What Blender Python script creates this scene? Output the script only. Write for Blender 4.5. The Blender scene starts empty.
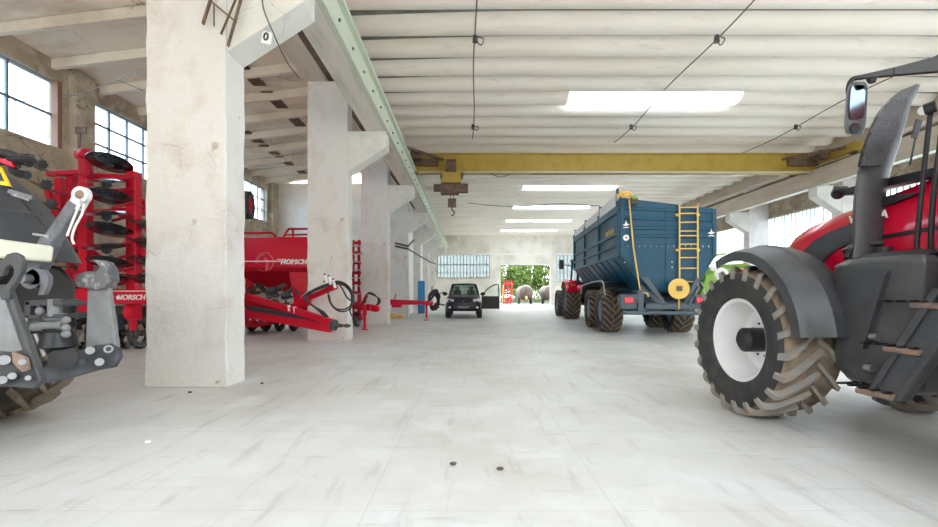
import bpy, math, random
from mathutils import Matrix, Vector, noise
R = math.radians
random.seed(7)
S = bpy.context.scene
C = S.collection
H, F, CX, CY = 1.3, 434.0, 469.0, 293.5     # camera height, focal length in px, vanishing point

def P(px, py, d):                            # a point seen at pixel px, py and standing d metres into the hall
    return Vector(((px - CX) / F * d, d, H + (CY - py) / F * d))

# ---------------------------------------------------------------- materials
def mat(name, col, rough=.5, metal=0, col2=None, scale=3, thr=(.4, .65), bump=0, bscale=30, spec=.5, coat=0, stretch=None, col3=None, scale3=1, thr3=(.55, .7)):
    m = bpy.data.materials.new(name); m.use_nodes = True
    nt = m.node_tree; N = nt.nodes; L = nt.links; b = N['Principled BSDF']
    b.inputs['Base Color'].default_value = (*col, 1); b.inputs['Roughness'].default_value = rough
    b.inputs['Metallic'].default_value = metal; b.inputs['Specular IOR Level'].default_value = spec
    b.inputs['Coat Weight'].default_value = coat
    tc = N.new('ShaderNodeTexCoord'); mp = N.new('ShaderNodeMapping'); L.new(tc.outputs['Object'], mp.inputs[0])
    if stretch: mp.inputs['Scale'].default_value = stretch
    def nz(sc, det=6):
        n = N.new('ShaderNodeTexNoise'); n.inputs['Scale'].default_value = sc; n.inputs['Detail'].default_value = det
        n.inputs['Roughness'].default_value = .6
        L.new(mp.outputs[0], n.inputs['Vector']); return n
    cur = None
    for c2, sc, th in ((col2, scale, thr), (col3, scale3, thr3)):
        if c2 is None: continue
        n = nz(sc); mr = N.new('ShaderNodeMapRange')
        mr.inputs['From Min'].default_value = th[0]; mr.inputs['From Max'].default_value = th[1]
        L.new(n.outputs['Fac'], mr.inputs['Value'])
        mx = N.new('ShaderNodeMix'); mx.data_type = 'RGBA'
        L.new(mr.outputs['Result'], mx.inputs['Factor'])
        if cur is None: mx.inputs['A'].default_value = (*col, 1)
        else: L.new(cur, mx.inputs['A'])
        mx.inputs['B'].default_value = (*c2, 1); cur = mx.outputs['Result']
    if cur: L.new(cur, b.inputs['Base Color'])
    if bump:
        n = nz(bscale, 4); bp = N.new('ShaderNodeBump'); bp.inputs['Strength'].default_value = bump; bp.inputs['Distance'].default_value = .02
        L.new(n.outputs['Fac'], bp.inputs['Height']); L.new(bp.outputs['Normal'], b.inputs['Normal'])
    return m

def glass(name, tint=(.9, .95, .97), gloss=.08, rough=.02):
    m = bpy.data.materials.new(name); m.use_nodes = True; nt = m.node_tree; N = nt.nodes; N.clear(); L = nt.links
    o = N.new('ShaderNodeOutputMaterial'); t = N.new('ShaderNodeBsdfTransparent'); t.inputs[0].default_value = (*tint, 1)
    g = N.new('ShaderNodeBsdfGlossy'); g.inputs['Roughness'].default_value = rough
    mx = N.new('ShaderNodeMixShader'); mx.inputs[0].default_value = gloss
    L.new(t.outputs[0], mx.inputs[1]); L.new(g.outputs[0], mx.inputs[2]); L.new(mx.outputs[0], o.inputs[0]); return m

def translucent(name, col, diff=.25, wave=0):
    m = bpy.data.materials.new(name); m.use_nodes = True; nt = m.node_tree; N = nt.nodes; N.clear(); L = nt.links
    o = N.new('ShaderNodeOutputMaterial'); t = N.new('ShaderNodeBsdfTranslucent'); t.inputs[0].default_value = (*col, 1)
    d = N.new('ShaderNodeBsdfDiffuse'); d.inputs[0].default_value = (*col, 1)
    mx = N.new('ShaderNodeMixShader'); mx.inputs[0].default_value = diff
    L.new(t.outputs[0], mx.inputs[1]); L.new(d.outputs[0], mx.inputs[2]); L.new(mx.outputs[0], o.inputs[0]); return m

M = {}
M['column'] = mat('whitewashed column', (.72, .695, .675), .8, col2=(.58, .51, .45), scale=1.1, thr=(.5, .72), bump=.8, bscale=9, col3=(.40, .32, .25), scale3=3.8, thr3=(.64, .74))
M['corbel'] = mat('whitewashed corbel', (.72, .71, .66), .8, col2=(.56, .57, .51), scale=2, thr=(.5, .75), bump=.4, bscale=14)
M['conc_warm'] = mat('warm concrete', (.60, .52, .44), .85, col2=(.36, .28, .21), scale=.8, thr=(.45, .75), bump=.5, bscale=12, col3=(.75, .70, .63), scale3=3, thr3=(.5, .7))
M['aisle_ceiling'] = mat('aisle ceiling boards', (.92, .83, .71), .85, col2=(.58, .46, .35), scale=.55, thr=(.5, .78), bump=.4, bscale=8, stretch=(1, 2.5, 1))
M['wall_stained'] = mat('stained plaster', (.50, .42, .32), .9, col2=(.30, .235, .165), scale=1.2, thr=(.4, .7), bump=.5, bscale=9, col3=(.62, .56, .46), scale3=2.7, thr3=(.5, .7))
M['wall_white'] = mat('white plaster', (.90, .87, .84), .85, col2=(.64, .58, .50), scale=.5, thr=(.5, .8), bump=.2, bscale=9)
M['wall_end'] = mat('end wall panels', (.88, .84, .76), .85, col2=(.60, .56, .48), scale=.6, thr=(.45, .75), bump=.2)
M['ceiling'] = mat('ribbed ceiling', (.90, .835, .74), .85, col2=(.80, .72, .60), scale=.7, thr=(.45, .75), bump=.3, bscale=6, stretch=(.35, 2, 1), col3=(.66, .62, .53), scale3=3, thr3=(.60, .78))
M['beam'] = mat('crane beam concrete', (.74, .70, .62), .8, col2=(.48, .45, .38), scale=1, thr=(.5, .75), bump=.3, stretch=(3, .5, 3))
M['beam_warm'] = mat('runway beam concrete', (.58, .50, .42), .8, col2=(.42, .35, .27), scale=1, thr=(.45, .75), bump=.3, stretch=(3, .5, 3))
M['pale_green'] = mat('pale green paint', (.60, .65, .53), .6, col2=(.52, .55, .46), scale=2, thr=(.5, .8), stretch=(3, .5, 3))
M['steel_dark'] = mat('dark steel', (.10, .09, .08), .6, .3)
M['rust'] = mat('rusty iron', (.20, .13, .09), .8, .2, col2=(.10, .07, .05), scale=8)
M['yellow_crane'] = mat('worn yellow crane paint', (.44, .30, .05), .55, col2=(.36, .23, .03), scale=2, thr=(.45, .75), bump=.1)
M['frame_grey'] = mat('grey window frame', (.22, .25, .29), .6)
M['brown_frame'] = mat('rusty brown frame', (.28, .15, .10), .8)
M['joint'] = mat('shaded roof joint', (.20, .205, .18), .9, col2=(.30, .28, .23), scale=2, thr=(.45, .7))  # groove shade between the roof shells, put into the colour
M['glass'] = glass('window glass', (.80, .89, .95))
M['poly'] = translucent('milky corrugated sheet', (.76, .80, .81), .12)
M['poly_end'] = translucent('dimmed corrugated sheet', (.20, .22, .21), .3)  # darker copy of the milky sheet, colour cut so daylight through it stays dim
M['poly_roof'] = translucent('milky roof sheet', (.93, .93, .90), .1)
M['red'] = mat('implement red paint', (.62, .004, .03), .38, coat=.1, spec=.3)
M['red_dull'] = mat('duller red paint', (.48, .006, .025), .5, spec=.3)
M['red_tractor'] = mat('tractor red paint', (.62, .003, .035), .25, coat=.4, spec=.3)
M['red_lens'] = mat('red lamp lens', (.75, .01, .05), .2, coat=.5)
M['orange'] = mat('orange lens', (.8, .2, .02), .3)
M['blue'] = mat('petrol blue paint', (.006, .068, .135), .42, spec=.3, coat=.12, col2=(.008, .08, .15), scale=1.5)
M['blue_side'] = M['blue']
M['chassis'] = mat('grey chassis paint', (.07, .10, .13), .5)
M['link_grey'] = mat('scuffed grey iron', (.16, .165, .185), .5, spec=.3, col2=(.10, .10, .11), scale=9, bump=.15)
M['chassis_light'] = mat('light grey plastic', (.085, .085, .095), .45)
M['black'] = mat('black rubber hose', (.018, .018, .02), .45)
M['plastic'] = mat('dark grey plastic', (.045, .047, .053), .40, col2=(.064, .064, .07), scale=5, bump=.08, bscale=200)
M['plastic_d'] = mat('black plastic', (.012, .012, .014), .45)
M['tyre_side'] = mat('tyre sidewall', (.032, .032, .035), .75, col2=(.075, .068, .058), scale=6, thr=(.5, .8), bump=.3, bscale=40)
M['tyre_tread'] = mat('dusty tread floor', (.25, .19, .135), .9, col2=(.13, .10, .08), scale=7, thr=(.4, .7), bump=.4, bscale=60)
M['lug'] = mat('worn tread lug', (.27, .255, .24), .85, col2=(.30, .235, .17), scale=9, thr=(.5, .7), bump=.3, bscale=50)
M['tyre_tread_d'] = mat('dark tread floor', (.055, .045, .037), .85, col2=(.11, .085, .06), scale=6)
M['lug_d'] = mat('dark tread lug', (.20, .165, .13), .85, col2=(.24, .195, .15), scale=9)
M['rim_white'] = mat('white wheel rim', (.80, .80, .82), .35, coat=.2)
M['rim_grey'] = mat('grey wheel rim', (.22, .26, .34), .45)
M['grey_arm'] = mat('grey painted iron', (.075, .08, .095), .5, spec=.3, col2=(.05, .05, .06), scale=7, bump=.1)
M['silver_arm'] = mat('pale grey painted iron', (.24, .24, .255), .5, spec=.3, col2=(.18, .18, .18), scale=5)
M['worn_iron'] = mat('worn black iron', (.13, .13, .14), .45, .4, col2=(.34, .33, .33), scale=14, thr=(.52, .62), bump=.2)
M['bright_steel'] = mat('bright steel', (.24, .245, .26), .4, .6)
M['hood_grey'] = mat('grey bonnet paint', (.05, .054, .065), .5, spec=.3, col2=(.065, .065, .072), scale=5)
M['cream'] = mat('cream lamp strip', (.50, .50, .42), .4)
M['yellow'] = mat('yellow paint', (.80, .52, .12), .5)
M['yellow_sign'] = mat('yellow sticker', (.90, .55, .02), .5)
M['white'] = mat('white paint', (.85, .85, .85), .5)
M['pale'] = mat('pale grey board', (.62, .63, .64), .6)
M['rope'] = mat('white rope', (.75, .70, .66), .8)
M['rusty_step'] = mat('rust worn step', (.26, .17, .13), .75, col2=(.12, .11, .11), scale=12, thr=(.45, .6), bump=.3)
M['disc'] = mat('black disc blade', (.03, .03, .034), .22, .1, coat=.5, col2=(.07, .065, .07), scale=9)
M['disc_worn'] = mat('polished disc edge', (.35, .35, .37), .3, .8)
M['car'] = mat('dark blue car paint', (.012, .015, .035), .35, coat=.25, spec=.3)
M['car_glass'] = mat('dark car glass', (.03, .05, .05), .05, spec=.8)
M['car_pane'] = glass('clear car glass', (.55, .68, .66), .12)
M['lamp_glass'] = mat('headlamp glass', (.75, .78, .82), .1, coat=.6)
M['mirror'] = mat('mirror glass', (.10, .12, .135), .12, 1)
M['blue_cabinet'] = mat('bright blue paint', (.03, .22, .50), .5)
M['green_paint'] = mat('bright green paint', (.22, .42, .03), .4)
M['leaf'] = mat('tree leaves', (.05, .10, .010), .8, col2=(.10, .14, .015), scale=.7, thr=(.42, .6), col3=(.02, .05, .008), scale3=1.6)
M['leaf_y'] = mat('pale tree leaves', (.14, .17, .025), .8, col2=(.06, .10, .012), scale=.9, thr=(.45, .6))
M['bark'] = mat('bark', (.12, .09, .06), .9)
M['tank_beige'] = mat('beige tank paint', (.085, .058, .04), .6, col2=(.06, .04, .028), scale=1.5)
M['ground'] = mat('pale yard gravel', (.16, .155, .14), .9, col2=(.12, .115, .1), scale=.8, bump=.3)
M['grass'] = mat('grass verge', (.045, .07, .012), .9, col2=(.06, .08, .02), scale=1)
M['sign_black'] = mat('sign black', (.03, .03, .04), .5)

def crack(m, sc=1.0, width=.012, colr=(.30, .25, .20), amt=.7, zs=1.0, thr=(.5, .58)):
    nt = m.node_tree; N = nt.nodes; L = nt.links; b = N['Principled BSDF']
    src = b.inputs['Base Color'].links[0].from_socket
    tc = N.new('ShaderNodeTexCoord'); mp = N.new('ShaderNodeMapping'); mp.inputs['Scale'].default_value = (1, 1, zs); L.new(tc.outputs['Object'], mp.inputs[0])
    n = N.new('ShaderNodeTexNoise'); n.inputs['Scale'].default_value = 2.5; n.inputs['Detail'].default_value = 6; L.new(mp.outputs[0], n.inputs['Vector'])
    mx0 = N.new('ShaderNodeMix'); mx0.data_type = 'RGBA'; mx0.inputs['Factor'].default_value = .25; L.new(mp.outputs[0], mx0.inputs['A']); L.new(n.outputs['Color'], mx0.inputs['B'])
    v = N.new('ShaderNodeTexVoronoi'); v.feature = 'DISTANCE_TO_EDGE'; v.inputs['Scale'].default_value = sc; L.new(mx0.outputs['Result'], v.inputs['Vector'])
    mr = N.new('ShaderNodeMapRange'); mr.inputs['From Min'].default_value = width; mr.inputs['From Max'].default_value = width * .3; L.new(v.outputs['Distance'], mr.inputs['Value'])
    n2 = N.new('ShaderNodeTexNoise'); n2.inputs['Scale'].default_value = 1.1; L.new(tc.outputs['Object'], n2.inputs['Vector'])
    m2 = N.new('ShaderNodeMapRange'); m2.inputs['From Min'].default_value = thr[0]; m2.inputs['From Max'].default_value = thr[1]; m2.inputs['To Max'].default_value = amt; L.new(n2.outputs['Fac'], m2.inputs['Value'])
    mu = N.new('ShaderNodeMath'); mu.operation = 'MULTIPLY'; L.new(mr.outputs['Result'], mu.inputs[0]); L.new(m2.outputs['Result'], mu.inputs[1])
    mx = N.new('ShaderNodeMix'); mx.data_type = 'RGBA'; L.new(mu.outputs[0], mx.inputs['Factor']); L.new(src, mx.inputs['A']); mx.inputs['B'].default_value = (*colr, 1)
    L.new(mx.outputs['Result'], b.inputs['Base Color'])
crack(M['column'], 1.6, .006, (.40, .35, .30), .6, .6, (.52, .6)); crack(M['column'], 5, .02, (.50, .43, .37), .5, 1.8, (.55, .64)); crack(M['wall_stained'], 1.5, .02, (.16, .12, .08)); crack(M['aisle_ceiling'], .8, .01, (.36, .28, .20), .6); crack(M['corbel'], 2, .006)
def floor_mat():
    m = mat('worn concrete floor', (.67, .66, .645), .42, col2=(.53, .495, .45), scale=.45, thr=(.42, .72), bump=.12, bscale=22, col3=(.74, .74, .735), scale3=1.6, thr3=(.5, .75))
    nt = m.node_tree; N = nt.nodes; L = nt.links; b = N['Principled BSDF']
    src = b.inputs['Base Color'].links[0].from_socket
    tc = N.new('ShaderNodeTexCoord')
    def streak(scl, rot, sc, lo, hi, colr, src):
        mp = N.new('ShaderNodeMapping'); mp.inputs['Scale'].default_value = scl; mp.inputs['Rotation'].default_value = (0, 0, rot)
        L.new(tc.outputs['Object'], mp.inputs[0])
        n = N.new('ShaderNodeTexNoise'); n.inputs['Scale'].default_value = sc; n.inputs['Detail'].default_value = 8; n.inputs['Roughness'].default_value = .65
        L.new(mp.outputs[0], n.inputs['Vector'])
        mr = N.new('ShaderNodeMapRange'); mr.inputs['From Min'].default_value = lo; mr.inputs['From Max'].default_value = hi; mr.inputs['To Max'].default_value = .55
        L.new(n.outputs['Fac'], mr.inputs['Value'])
        mx = N.new('ShaderNodeMix'); mx.data_type = 'RGBA'; L.new(mr.outputs['Result'], mx.inputs['Factor'])
        L.new(src, mx.inputs['A']); mx.inputs['B'].default_value = (*colr, 1); return mx.outputs['Result']
    s = streak((2.2, .35, 1), .15, 2.5, .55, .7, (.40, .375, .345), src)       # tyre scuffs along the hall
    s = streak((.4, 2.6, 1), -.3, 3, .58, .7, (.45, .44, .43), s)
    s = streak((1, 1, 1), 0, .9, .6, .8, (.76, .76, .76), s)
    # slab joints
    mp = N.new('ShaderNodeMapping'); mp.inputs['Location'].default_value = (.62, .4, 0); L.new(tc.outputs['Object'], mp.inputs[0])
    br = N.new('ShaderNodeTexBrick'); br.offset = 0; br.inputs['Scale'].default_value = 1; br.inputs['Brick Width'].default_value = 1.5; br.inputs['Row Height'].default_value = 1.5
    br.inputs['Mortar Size'].default_value = .006; br.inputs['Mortar Smooth'].default_value = .3
    L.new(mp.outputs[0], br.inputs['Vector'])
    mm = N.new('ShaderNodeMath'); mm.operation = 'MULTIPLY'; mm.inputs[1].default_value = .22; L.new(br.outputs['Fac'], mm.inputs[0])
    mx = N.new('ShaderNodeMix'); mx.data_type = 'RGBA'; L.new(mm.outputs[0], mx.inputs['Factor']); L.new(s, mx.inputs['A']); mx.inputs['B'].default_value = (.3, .28, .25, 1)
    L.new(mx.outputs['Result'], b.inputs['Base Color'])
    n = N.new('ShaderNodeTexNoise'); n.inputs['Scale'].default_value = 1.3; L.new(tc.outputs['Object'], n.inputs['Vector'])
    mr = N.new('ShaderNodeMapRange'); mr.inputs['To Min'].default_value = .28; mr.inputs['To Max'].default_value = .62; L.new(n.outputs['Fac'], mr.inputs['Value'])
    L.new(mr.outputs['Result'], b.inputs['Roughness'])
    return m
M['floor'] = floor_mat()

# ---------------------------------------------------------------- mesh builder
class MB:
    def __init__(s): s.v = []; s.f = []; s.m = []; s.mi = 0
    def add(s, vs, fs):
        k = len(s.v); s.v += [Vector(v) for v in vs]
        for f in fs: s.f.append([i + k for i in f]); s.m.append(s.mi)
        return s
    def box(s, x0, x1, y0, y1, z0, z1, Mx=None):
        vs = [Vector((x, y, z)) for z in (z0, z1) for y in (y0, y1) for x in (x0, x1)]
        if Mx is not None: vs = [Mx @ v for v in vs]
        return s.add(vs, [(0, 2, 3, 1), (4, 5, 7, 6), (0, 1, 5, 4), (2, 6, 7, 3), (0, 4, 6, 2), (1, 3, 7, 5)])
    def frame(s, p, q, up=(0, 0, 1)):
        p = Vector(p); q = Vector(q); d = (q - p).normalized(); u = Vector(up)
        if abs(d.dot(u)) > .98: u = Vector((1, 0, 0)) if abs(d.x) < .9 else Vector((0, 1, 0))
        a = d.cross(u).normalized(); b = a.cross(d).normalized(); return p, q, a, b
    def bar(s, p, q, w, h, up=(0, 0, 1), w2=None, h2=None):
        p, q, a, b = s.frame(p, q, up); w2 = w2 or w; h2 = h2 or h
        vs = [c + a * i * ww / 2 + b * j * hh / 2 for c, ww, hh in ((p, w, h), (q, w2, h2)) for i, j in ((-1, -1), (1, -1), (1, 1), (-1, 1))]
        return s.add(vs, [(0, 3, 2, 1), (4, 5, 6, 7), (0, 1, 5, 4), (1, 2, 6, 5), (2, 3, 7, 6), (3, 0, 4, 7)])
    def cyl(s, p, q, r, r2=None, n=16):
        p, q, a, b = s.frame(p, q); r2 = r if r2 is None else r2
        vs = [c + (a * math.cos(t) + b * math.sin(t)) * rr for c, rr in ((p, r), (q, r2)) for t in [2 * math.pi * i / n for i in range(n)]]
        return s.add(vs, [[i, (i + 1) % n, n + (i + 1) % n, n + i] for i in range(n)] + [list(range(n))[::-1], list(range(n, 2 * n))])
    def tube(s, pts, r, n=8, smooth=0):
        pts = [Vector(p) for p in pts]
        if smooth:
            out = []
            for i in range(len(pts) - 1):
                p0 = pts[max(i - 1, 0)]; p1 = pts[i]; p2 = pts[i + 1]; p3 = pts[min(i + 2, len(pts) - 1)]
                for k in range(smooth):
                    t = k / smooth
                    out.append(.5 * ((2 * p1) + (p2 - p0) * t + (2 * p0 - 5 * p1 + 4 * p2 - p3) * t * t + (3 * p1 - p0 - 3 * p2 + p3) * t ** 3))
            out.append(pts[-1]); pts = out
        rings = []; prev = None
        for i, p in enumerate(pts):
            d = (pts[min(i + 1, len(pts) - 1)] - pts[max(i - 1, 0)]).normalized()
            if prev is None: prev = Vector((0, 0, 1)) if abs(d.z) < .9 else Vector((1, 0, 0))
            a = d.cross(prev).normalized(); b = a.cross(d).normalized(); prev = b
            rings.append([p + (a * math.cos(t) + b * math.sin(t)) * r for t in [2 * math.pi * k / n for k in range(n)]])
        return s.loft(rings)
    def loft(s, rings, caps=True, closed=True):
        n = len(rings[0]); vs = [v for r in rings for v in r]; fs = []
        for i in range(len(rings) - 1):
            for k in range(n if closed else n - 1):
                fs.append([i * n + k, i * n + (k + 1) % n, (i + 1) * n + (k + 1) % n, (i + 1) * n + k])
        if caps and closed: fs += [list(range(n))[::-1], list(range((len(rings) - 1) * n, len(rings) * n))]
        return s.add(vs, fs)
    def lathe(s, prof, c=(0, 0, 0), axis='x', n=48, Mx=None, closed=False):
        c = Vector(c); vs = []; k = len(prof)
        for i in range(n):
            t = 2 * math.pi * i / n; co, si = math.cos(t), math.sin(t)
            for a, r in prof:
                v = Vector((a, r * co, r * si)) if axis == 'x' else Vector((r * co, a, r * si)) if axis == 'y' else Vector((r * co, r * si, a))
                vs.append((Mx @ v if Mx is not None else v) + c)
        fs = []
        for i in range(n):
            j = (i + 1) % n
            for a in range(k if closed else k - 1):
                b = (a + 1) % k; fs.append([i * k + a, i * k + b, j * k + b, j * k + a])
        return s.add(vs, fs)
    def prism(s, pts, vec):
        vec = Vector(vec); pts = [Vector(p) for p in pts]; n = len(pts)
        return s.add(pts + [p + vec for p in pts], [list(range(n))[::-1], list(range(n, 2 * n))] + [[i, (i + 1) % n, n + (i + 1) % n, n + i] for i in range(n)])
    def ball(s, c, r, nu=12, nv=8, sc=(1, 1, 1)):
        c = Vector(c); rings = []
        for j in range(nv + 1):
            ph = math.pi * j / nv; rr = max(math.sin(ph), .001)
            rings.append([c + Vector((r * sc[0] * rr * math.cos(t), r * sc[1] * rr * math.sin(t), -r * sc[2] * math.cos(ph))) for t in [2 * math.pi * k / nu for k in range(nu)]])
        return s.loft(rings)
    def build(s, name, mats, parent=None, world=False, smooth=38, bevel=0, **tags):
        if not isinstance(mats, (list, tuple)): mats = [mats]
        vs = s.v; me = bpy.data.meshes.new(name); loc = None
        if parent is not None and world:
            inv = parent_matrix(parent).inverted(); vs = [inv @ v for v in vs]
        if parent is None and not world:
            xs, ys, zs = zip(*[tuple(v) for v in vs]); loc = Vector(((min(xs) + max(xs)) / 2, (min(ys) + max(ys)) / 2, min(zs))); vs = [v - loc for v in vs]
        me.from_pydata([tuple(v) for v in vs], [], s.f)
        for m in mats: me.materials.append(M[m] if isinstance(m, str) else m)
        for p, i in zip(me.polygons, s.m): p.material_index = i
        import bmesh
        b = bmesh.new(); b.from_mesh(me); bmesh.ops.recalc_face_normals(b, faces=b.faces); b.to_mesh(me); b.free()
        if smooth:
            me.shade_smooth(); me.set_sharp_from_angle(angle=R(smooth))
        o = bpy.data.objects.new(name, me); C.objects.link(o)
        if loc is not None: o.location = loc
        if parent is not None: o.parent = parent
        if bevel:
            bm_ = o.modifiers.new('soft edges', 'BEVEL'); bm_.width = bevel; bm_.segments = 2; bm_.limit_method = 'ANGLE'; bm_.angle_limit = R(40)
        for k, v in tags.items(): o[k] = v
        return o

def build_each(self, name, mats, parent=None, world=False, smooth=38, bevel=0):
    # one object for every separate piece collected in the builder
    par = list(range(len(self.v)))
    def root(i):
        while par[i] != i: par[i] = par[par[i]]; i = par[i]
        return i
    for f in self.f:
        a = root(f[0])
        for i in f[1:]:
            k = root(i)
            if k != a: par[k] = a
    groups = {}
    for fi, f in enumerate(self.f): groups.setdefault(root(f[0]), []).append(fi)
    out = []
    for g in groups.values():
        m = MB(); ids = sorted({i for fi in g for i in self.f[fi]}); mp = {i: k for k, i in enumerate(ids)}
        m.v = [self.v[i] for i in ids]; m.f = [[mp[i] for i in self.f[fi]] for fi in g]; m.m = [self.m[fi] for fi in g]
        out.append(m.build(name, mats, parent, world, smooth, bevel))
    return out
MB.build_each = build_each
def parent_matrix(o):
    m = Matrix.Translation(o.location) @ o.rotation_euler.to_matrix().to_4x4()
    return (parent_matrix(o.parent) @ m) if o.parent else m
def thing(name, label, cat, loc=(0, 0, 0), rz=0, group=None):
    o = bpy.data.objects.new(name, None); C.objects.link(o); o.location = loc; o.rotation_euler = (0, 0, rz)
    o.empty_display_size = .2; o['label'] = label; o['category'] = cat
    if group: o['group'] = group
    return o
def copy_tree(o, parent=None):
    c = o.copy(); C.objects.link(c)
    if parent is not None: c.parent = parent
    for ch in [x for x in bpy.data.objects if x.parent == o]: copy_tree(ch, c)
    return c
def tag(o, label, cat, group=None):
    o['label'] = label; o['category'] = cat
    if group: o['group'] = group
    return o
def struct(mb, name, mats, smooth=30, bevel=0):
    o = mb.build(name, mats, None, True, smooth, bevel); o['kind'] = 'structure'; return o
def text(name, s_, size, m, parent, Mx, world=True, extrude=.004, shear=0, bold=0):
    cu = bpy.data.curves.new(name, 'FONT'); cu.body = s_; cu.size = size; cu.extrude = extrude; cu.shear = shear; cu.offset = bold
    cu.align_x = 'CENTER'; cu.align_y = 'CENTER'
    t = bpy.data.objects.new(name, cu); C.objects.link(t); bpy.context.view_layer.update()
    me = bpy.data.meshes.new_from_object(t); bpy.data.objects.remove(t); bpy.data.curves.remove(cu)
    me.name = name; me.materials.clear(); me.materials.append(M[m])
    Q = Mx
    if parent is not None and world: Q = parent_matrix(parent).inverted() @ Mx
    me.transform(Q)
    o = bpy.data.objects.new(name, me); C.objects.link(o); o.parent = parent; return o
def face_matrix(loc, right, up):       # text standing at loc, reading along right, upright along up
    r = Vector(right).normalized(); u = Vector(up).normalized(); n = r.cross(u)
    m = Matrix((r, u, n)).transposed().to_4x4(); m.translation = Vector(loc); return m

# ---------------------------------------------------------------- wheels
def tyre_mb(Rr, w, rim, nl=20, lugh=.05, lugw=.055, seg=56, twist=1.0):
    mb = MB(); Rc = Rr - lugh; hw = w / 2
    prof = [(-hw * .72, rim), (-hw * .9, rim + .03), (-hw * 1.0, rim + (Rc - rim) * .42), (-hw * .99, rim + (Rc - rim) * .68)]
    mb.mi = 0
    mb.lathe(prof + [(-hw * .93, Rc - .035)], n=seg); mb.lathe([(-a, r) for a, r in prof + [(-hw * .93, Rc - .035)]], n=seg)
    mb.lathe([(-hw * .72, rim), (-hw * .5, rim - .01), (hw * .5, rim - .01), (hw * .72, rim)], n=seg)
    mb.mi = 1
    mb.lathe([(-hw * .93, Rc - .035), (-hw * .8, Rc - .01), (-hw * .4, Rc), (0, Rc + .003), (hw * .4, Rc), (hw * .8, Rc - .01), (hw * .93, Rc - .035)], n=seg)
    mb.mi = 2
    st = [(-.06, Rc - .01, 0), (.2, Rc - .01, 0), (.5, Rc - .012, 0), (.78, Rc - .02, 0), (.91, Rc - .03, .012), (.985, Rc - .075, .02)]
    for sg in (-1, 1):
        for i in range(nl):
            ph0 = 2 * math.pi * (i + (0 if sg < 0 else .5)) / nl; rings = []
            for t, rb, out in st:
                a = sg * hw * t; ph = ph0 + twist * (w * .5 / Rr) * t * .95; wd = lugw / Rr * (1 + .5 * max(0, t)) * .5
                if t > .97: top = (a + sg * .008, rb + .012); rb2 = rb - .02
                elif t > .9: top = (a + sg * .012, Rr - .022); rb2 = rb
                else: top = (a, Rr); rb2 = rb
                ring = []
                for (aa, rr), dp in (((a, rb2), -wd * 1.25), ((a, rb2), wd * 1.25), (top, wd * .85), (top, -wd * .85)):
                    ring.append((aa, rr * math.cos(ph + dp), rr * math.sin(ph + dp)))
                rings.append(ring)
            mb.loft(rings)
    return mb
def rim_mb(rim, w, dish=.12, seg=48, side=-1):
    mb = MB(); hw = w / 2 * .76; s = side
    mb.lathe([(s * hw, rim + .012), (s * (hw + .012), rim + .004), (s * hw, rim - .03), (s * (hw - .05), rim - .045), (s * (hw - .10), rim - .05),
              (s * (hw - .16), rim - .075), (s * (hw - dish - .12), rim - .10), (s * (hw - dish - .14), rim * .62), (s * (hw - dish - .10), rim * .40), (s * (hw - dish - .1), .02)], n=seg)
    mb.lathe([(-hw, rim + .01), (-hw * .6, rim - .03), (hw * .6, rim - .03), (hw, rim + .01)], n=seg)
    return mb
def wheel(parent, loc, Rr, w, rim, side, mats, rimmat, nl=20, hubr=.15, hubl=.2, dish=.12, twist=1, dirt=None, lugh=.05, lugw=.055, hubmat='plastic_d', bolts=8):
    t = tyre_mb(Rr, w, rim, nl, lugh, lugw, twist=twist).build('tyre', mats, parent); t.location = loc
    r = rim_mb(rim, w, dish, side=side).build('wheel_rim', rimmat, t)
    hw = w / 2 * .76 - dish - .12; b = MB()
    x0, x1 = sorted((side * (hw - .02), side * (hw + hubl)))
    b.cyl((side * (hw - .03), 0, 0), (side * (hw + hubl * .85), 0, 0), hubr, n=28).cyl((side * (hw + hubl * .85), 0, 0), (side * (hw + hubl), 0, 0), hubr * .93, hubr * .6, 28)
    for i in range(bolts):
        a = 2 * math.pi * i / bolts; rr = hubr * 1.35
        b.cyl((side * hw, rr * math.cos(a), rr * math.sin(a)), (side * (hw + .03), rr * math.cos(a), rr * math.sin(a)), .014, n=6)
    b.build('wheel_hub', hubmat, t)
    return t
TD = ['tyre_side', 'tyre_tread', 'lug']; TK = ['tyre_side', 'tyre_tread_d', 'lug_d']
SKY, SUN, EXPO = 3.2, 1.2, 1.8
# ================================================================ THE BUILDING
YE = 48.0; YB = -6.0; AX = -11.07; AE = 24.8; RX = 16.6; ZC = 7.7
struct(MB().box(-11.3, 16.9, YB - 10, YE, -.15, 0), 'floor', 'floor')
# ribbed roof shells of the main hall: rounded bellies between sharp valleys, narrower towards the bearings
def roof_end(X): return min(1, max(0, (1.4 - X) / 5.4, (X - 11.2) / 5.0)) ** 1.3
def roof_profile(X, q):
    # q = 0..1 is the near flank joint with valley shade put into its colour, 1..2 the belly
    e = roof_end(X); a = .10 + .17 * e; zj = ZC + .25 - .06 * e
    if q <= 1: return a * q, ZC + .46 - (ZC + .46 - zj) * q ** .7
    u = q - 1; t = a + (1 - a) * u
    if u < .5: z = ZC + (zj - ZC) * (1 - math.sin(math.pi * u)) ** 1.5
    else: z = ZC + .46 * (1 - math.cos(math.pi * (u - .5))) ** 1.6
    return t, z
sky_mod = {15 + 6 * k for k in range(-4, 6)}
xs = [-4.3 + i * (20.9 / 44) for i in range(45)]; nt_ = 14
cm = MB(); ph = [0, .3, .65, 1, 1.06, 1.13, 1.22, 1.34, 1.5, 1.66, 1.8, 1.9]
vs = []; rows = []
y0r = YB + .1
nmod = 54
for k in range(nmod):
    for t in ph: rows.append((k, t))
rows.append((nmod, 0))
for k, t in rows:
    for X in xs:
        t_, z_ = roof_profile(X, t); vs.append((X, y0r + k + t_, z_))
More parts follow.
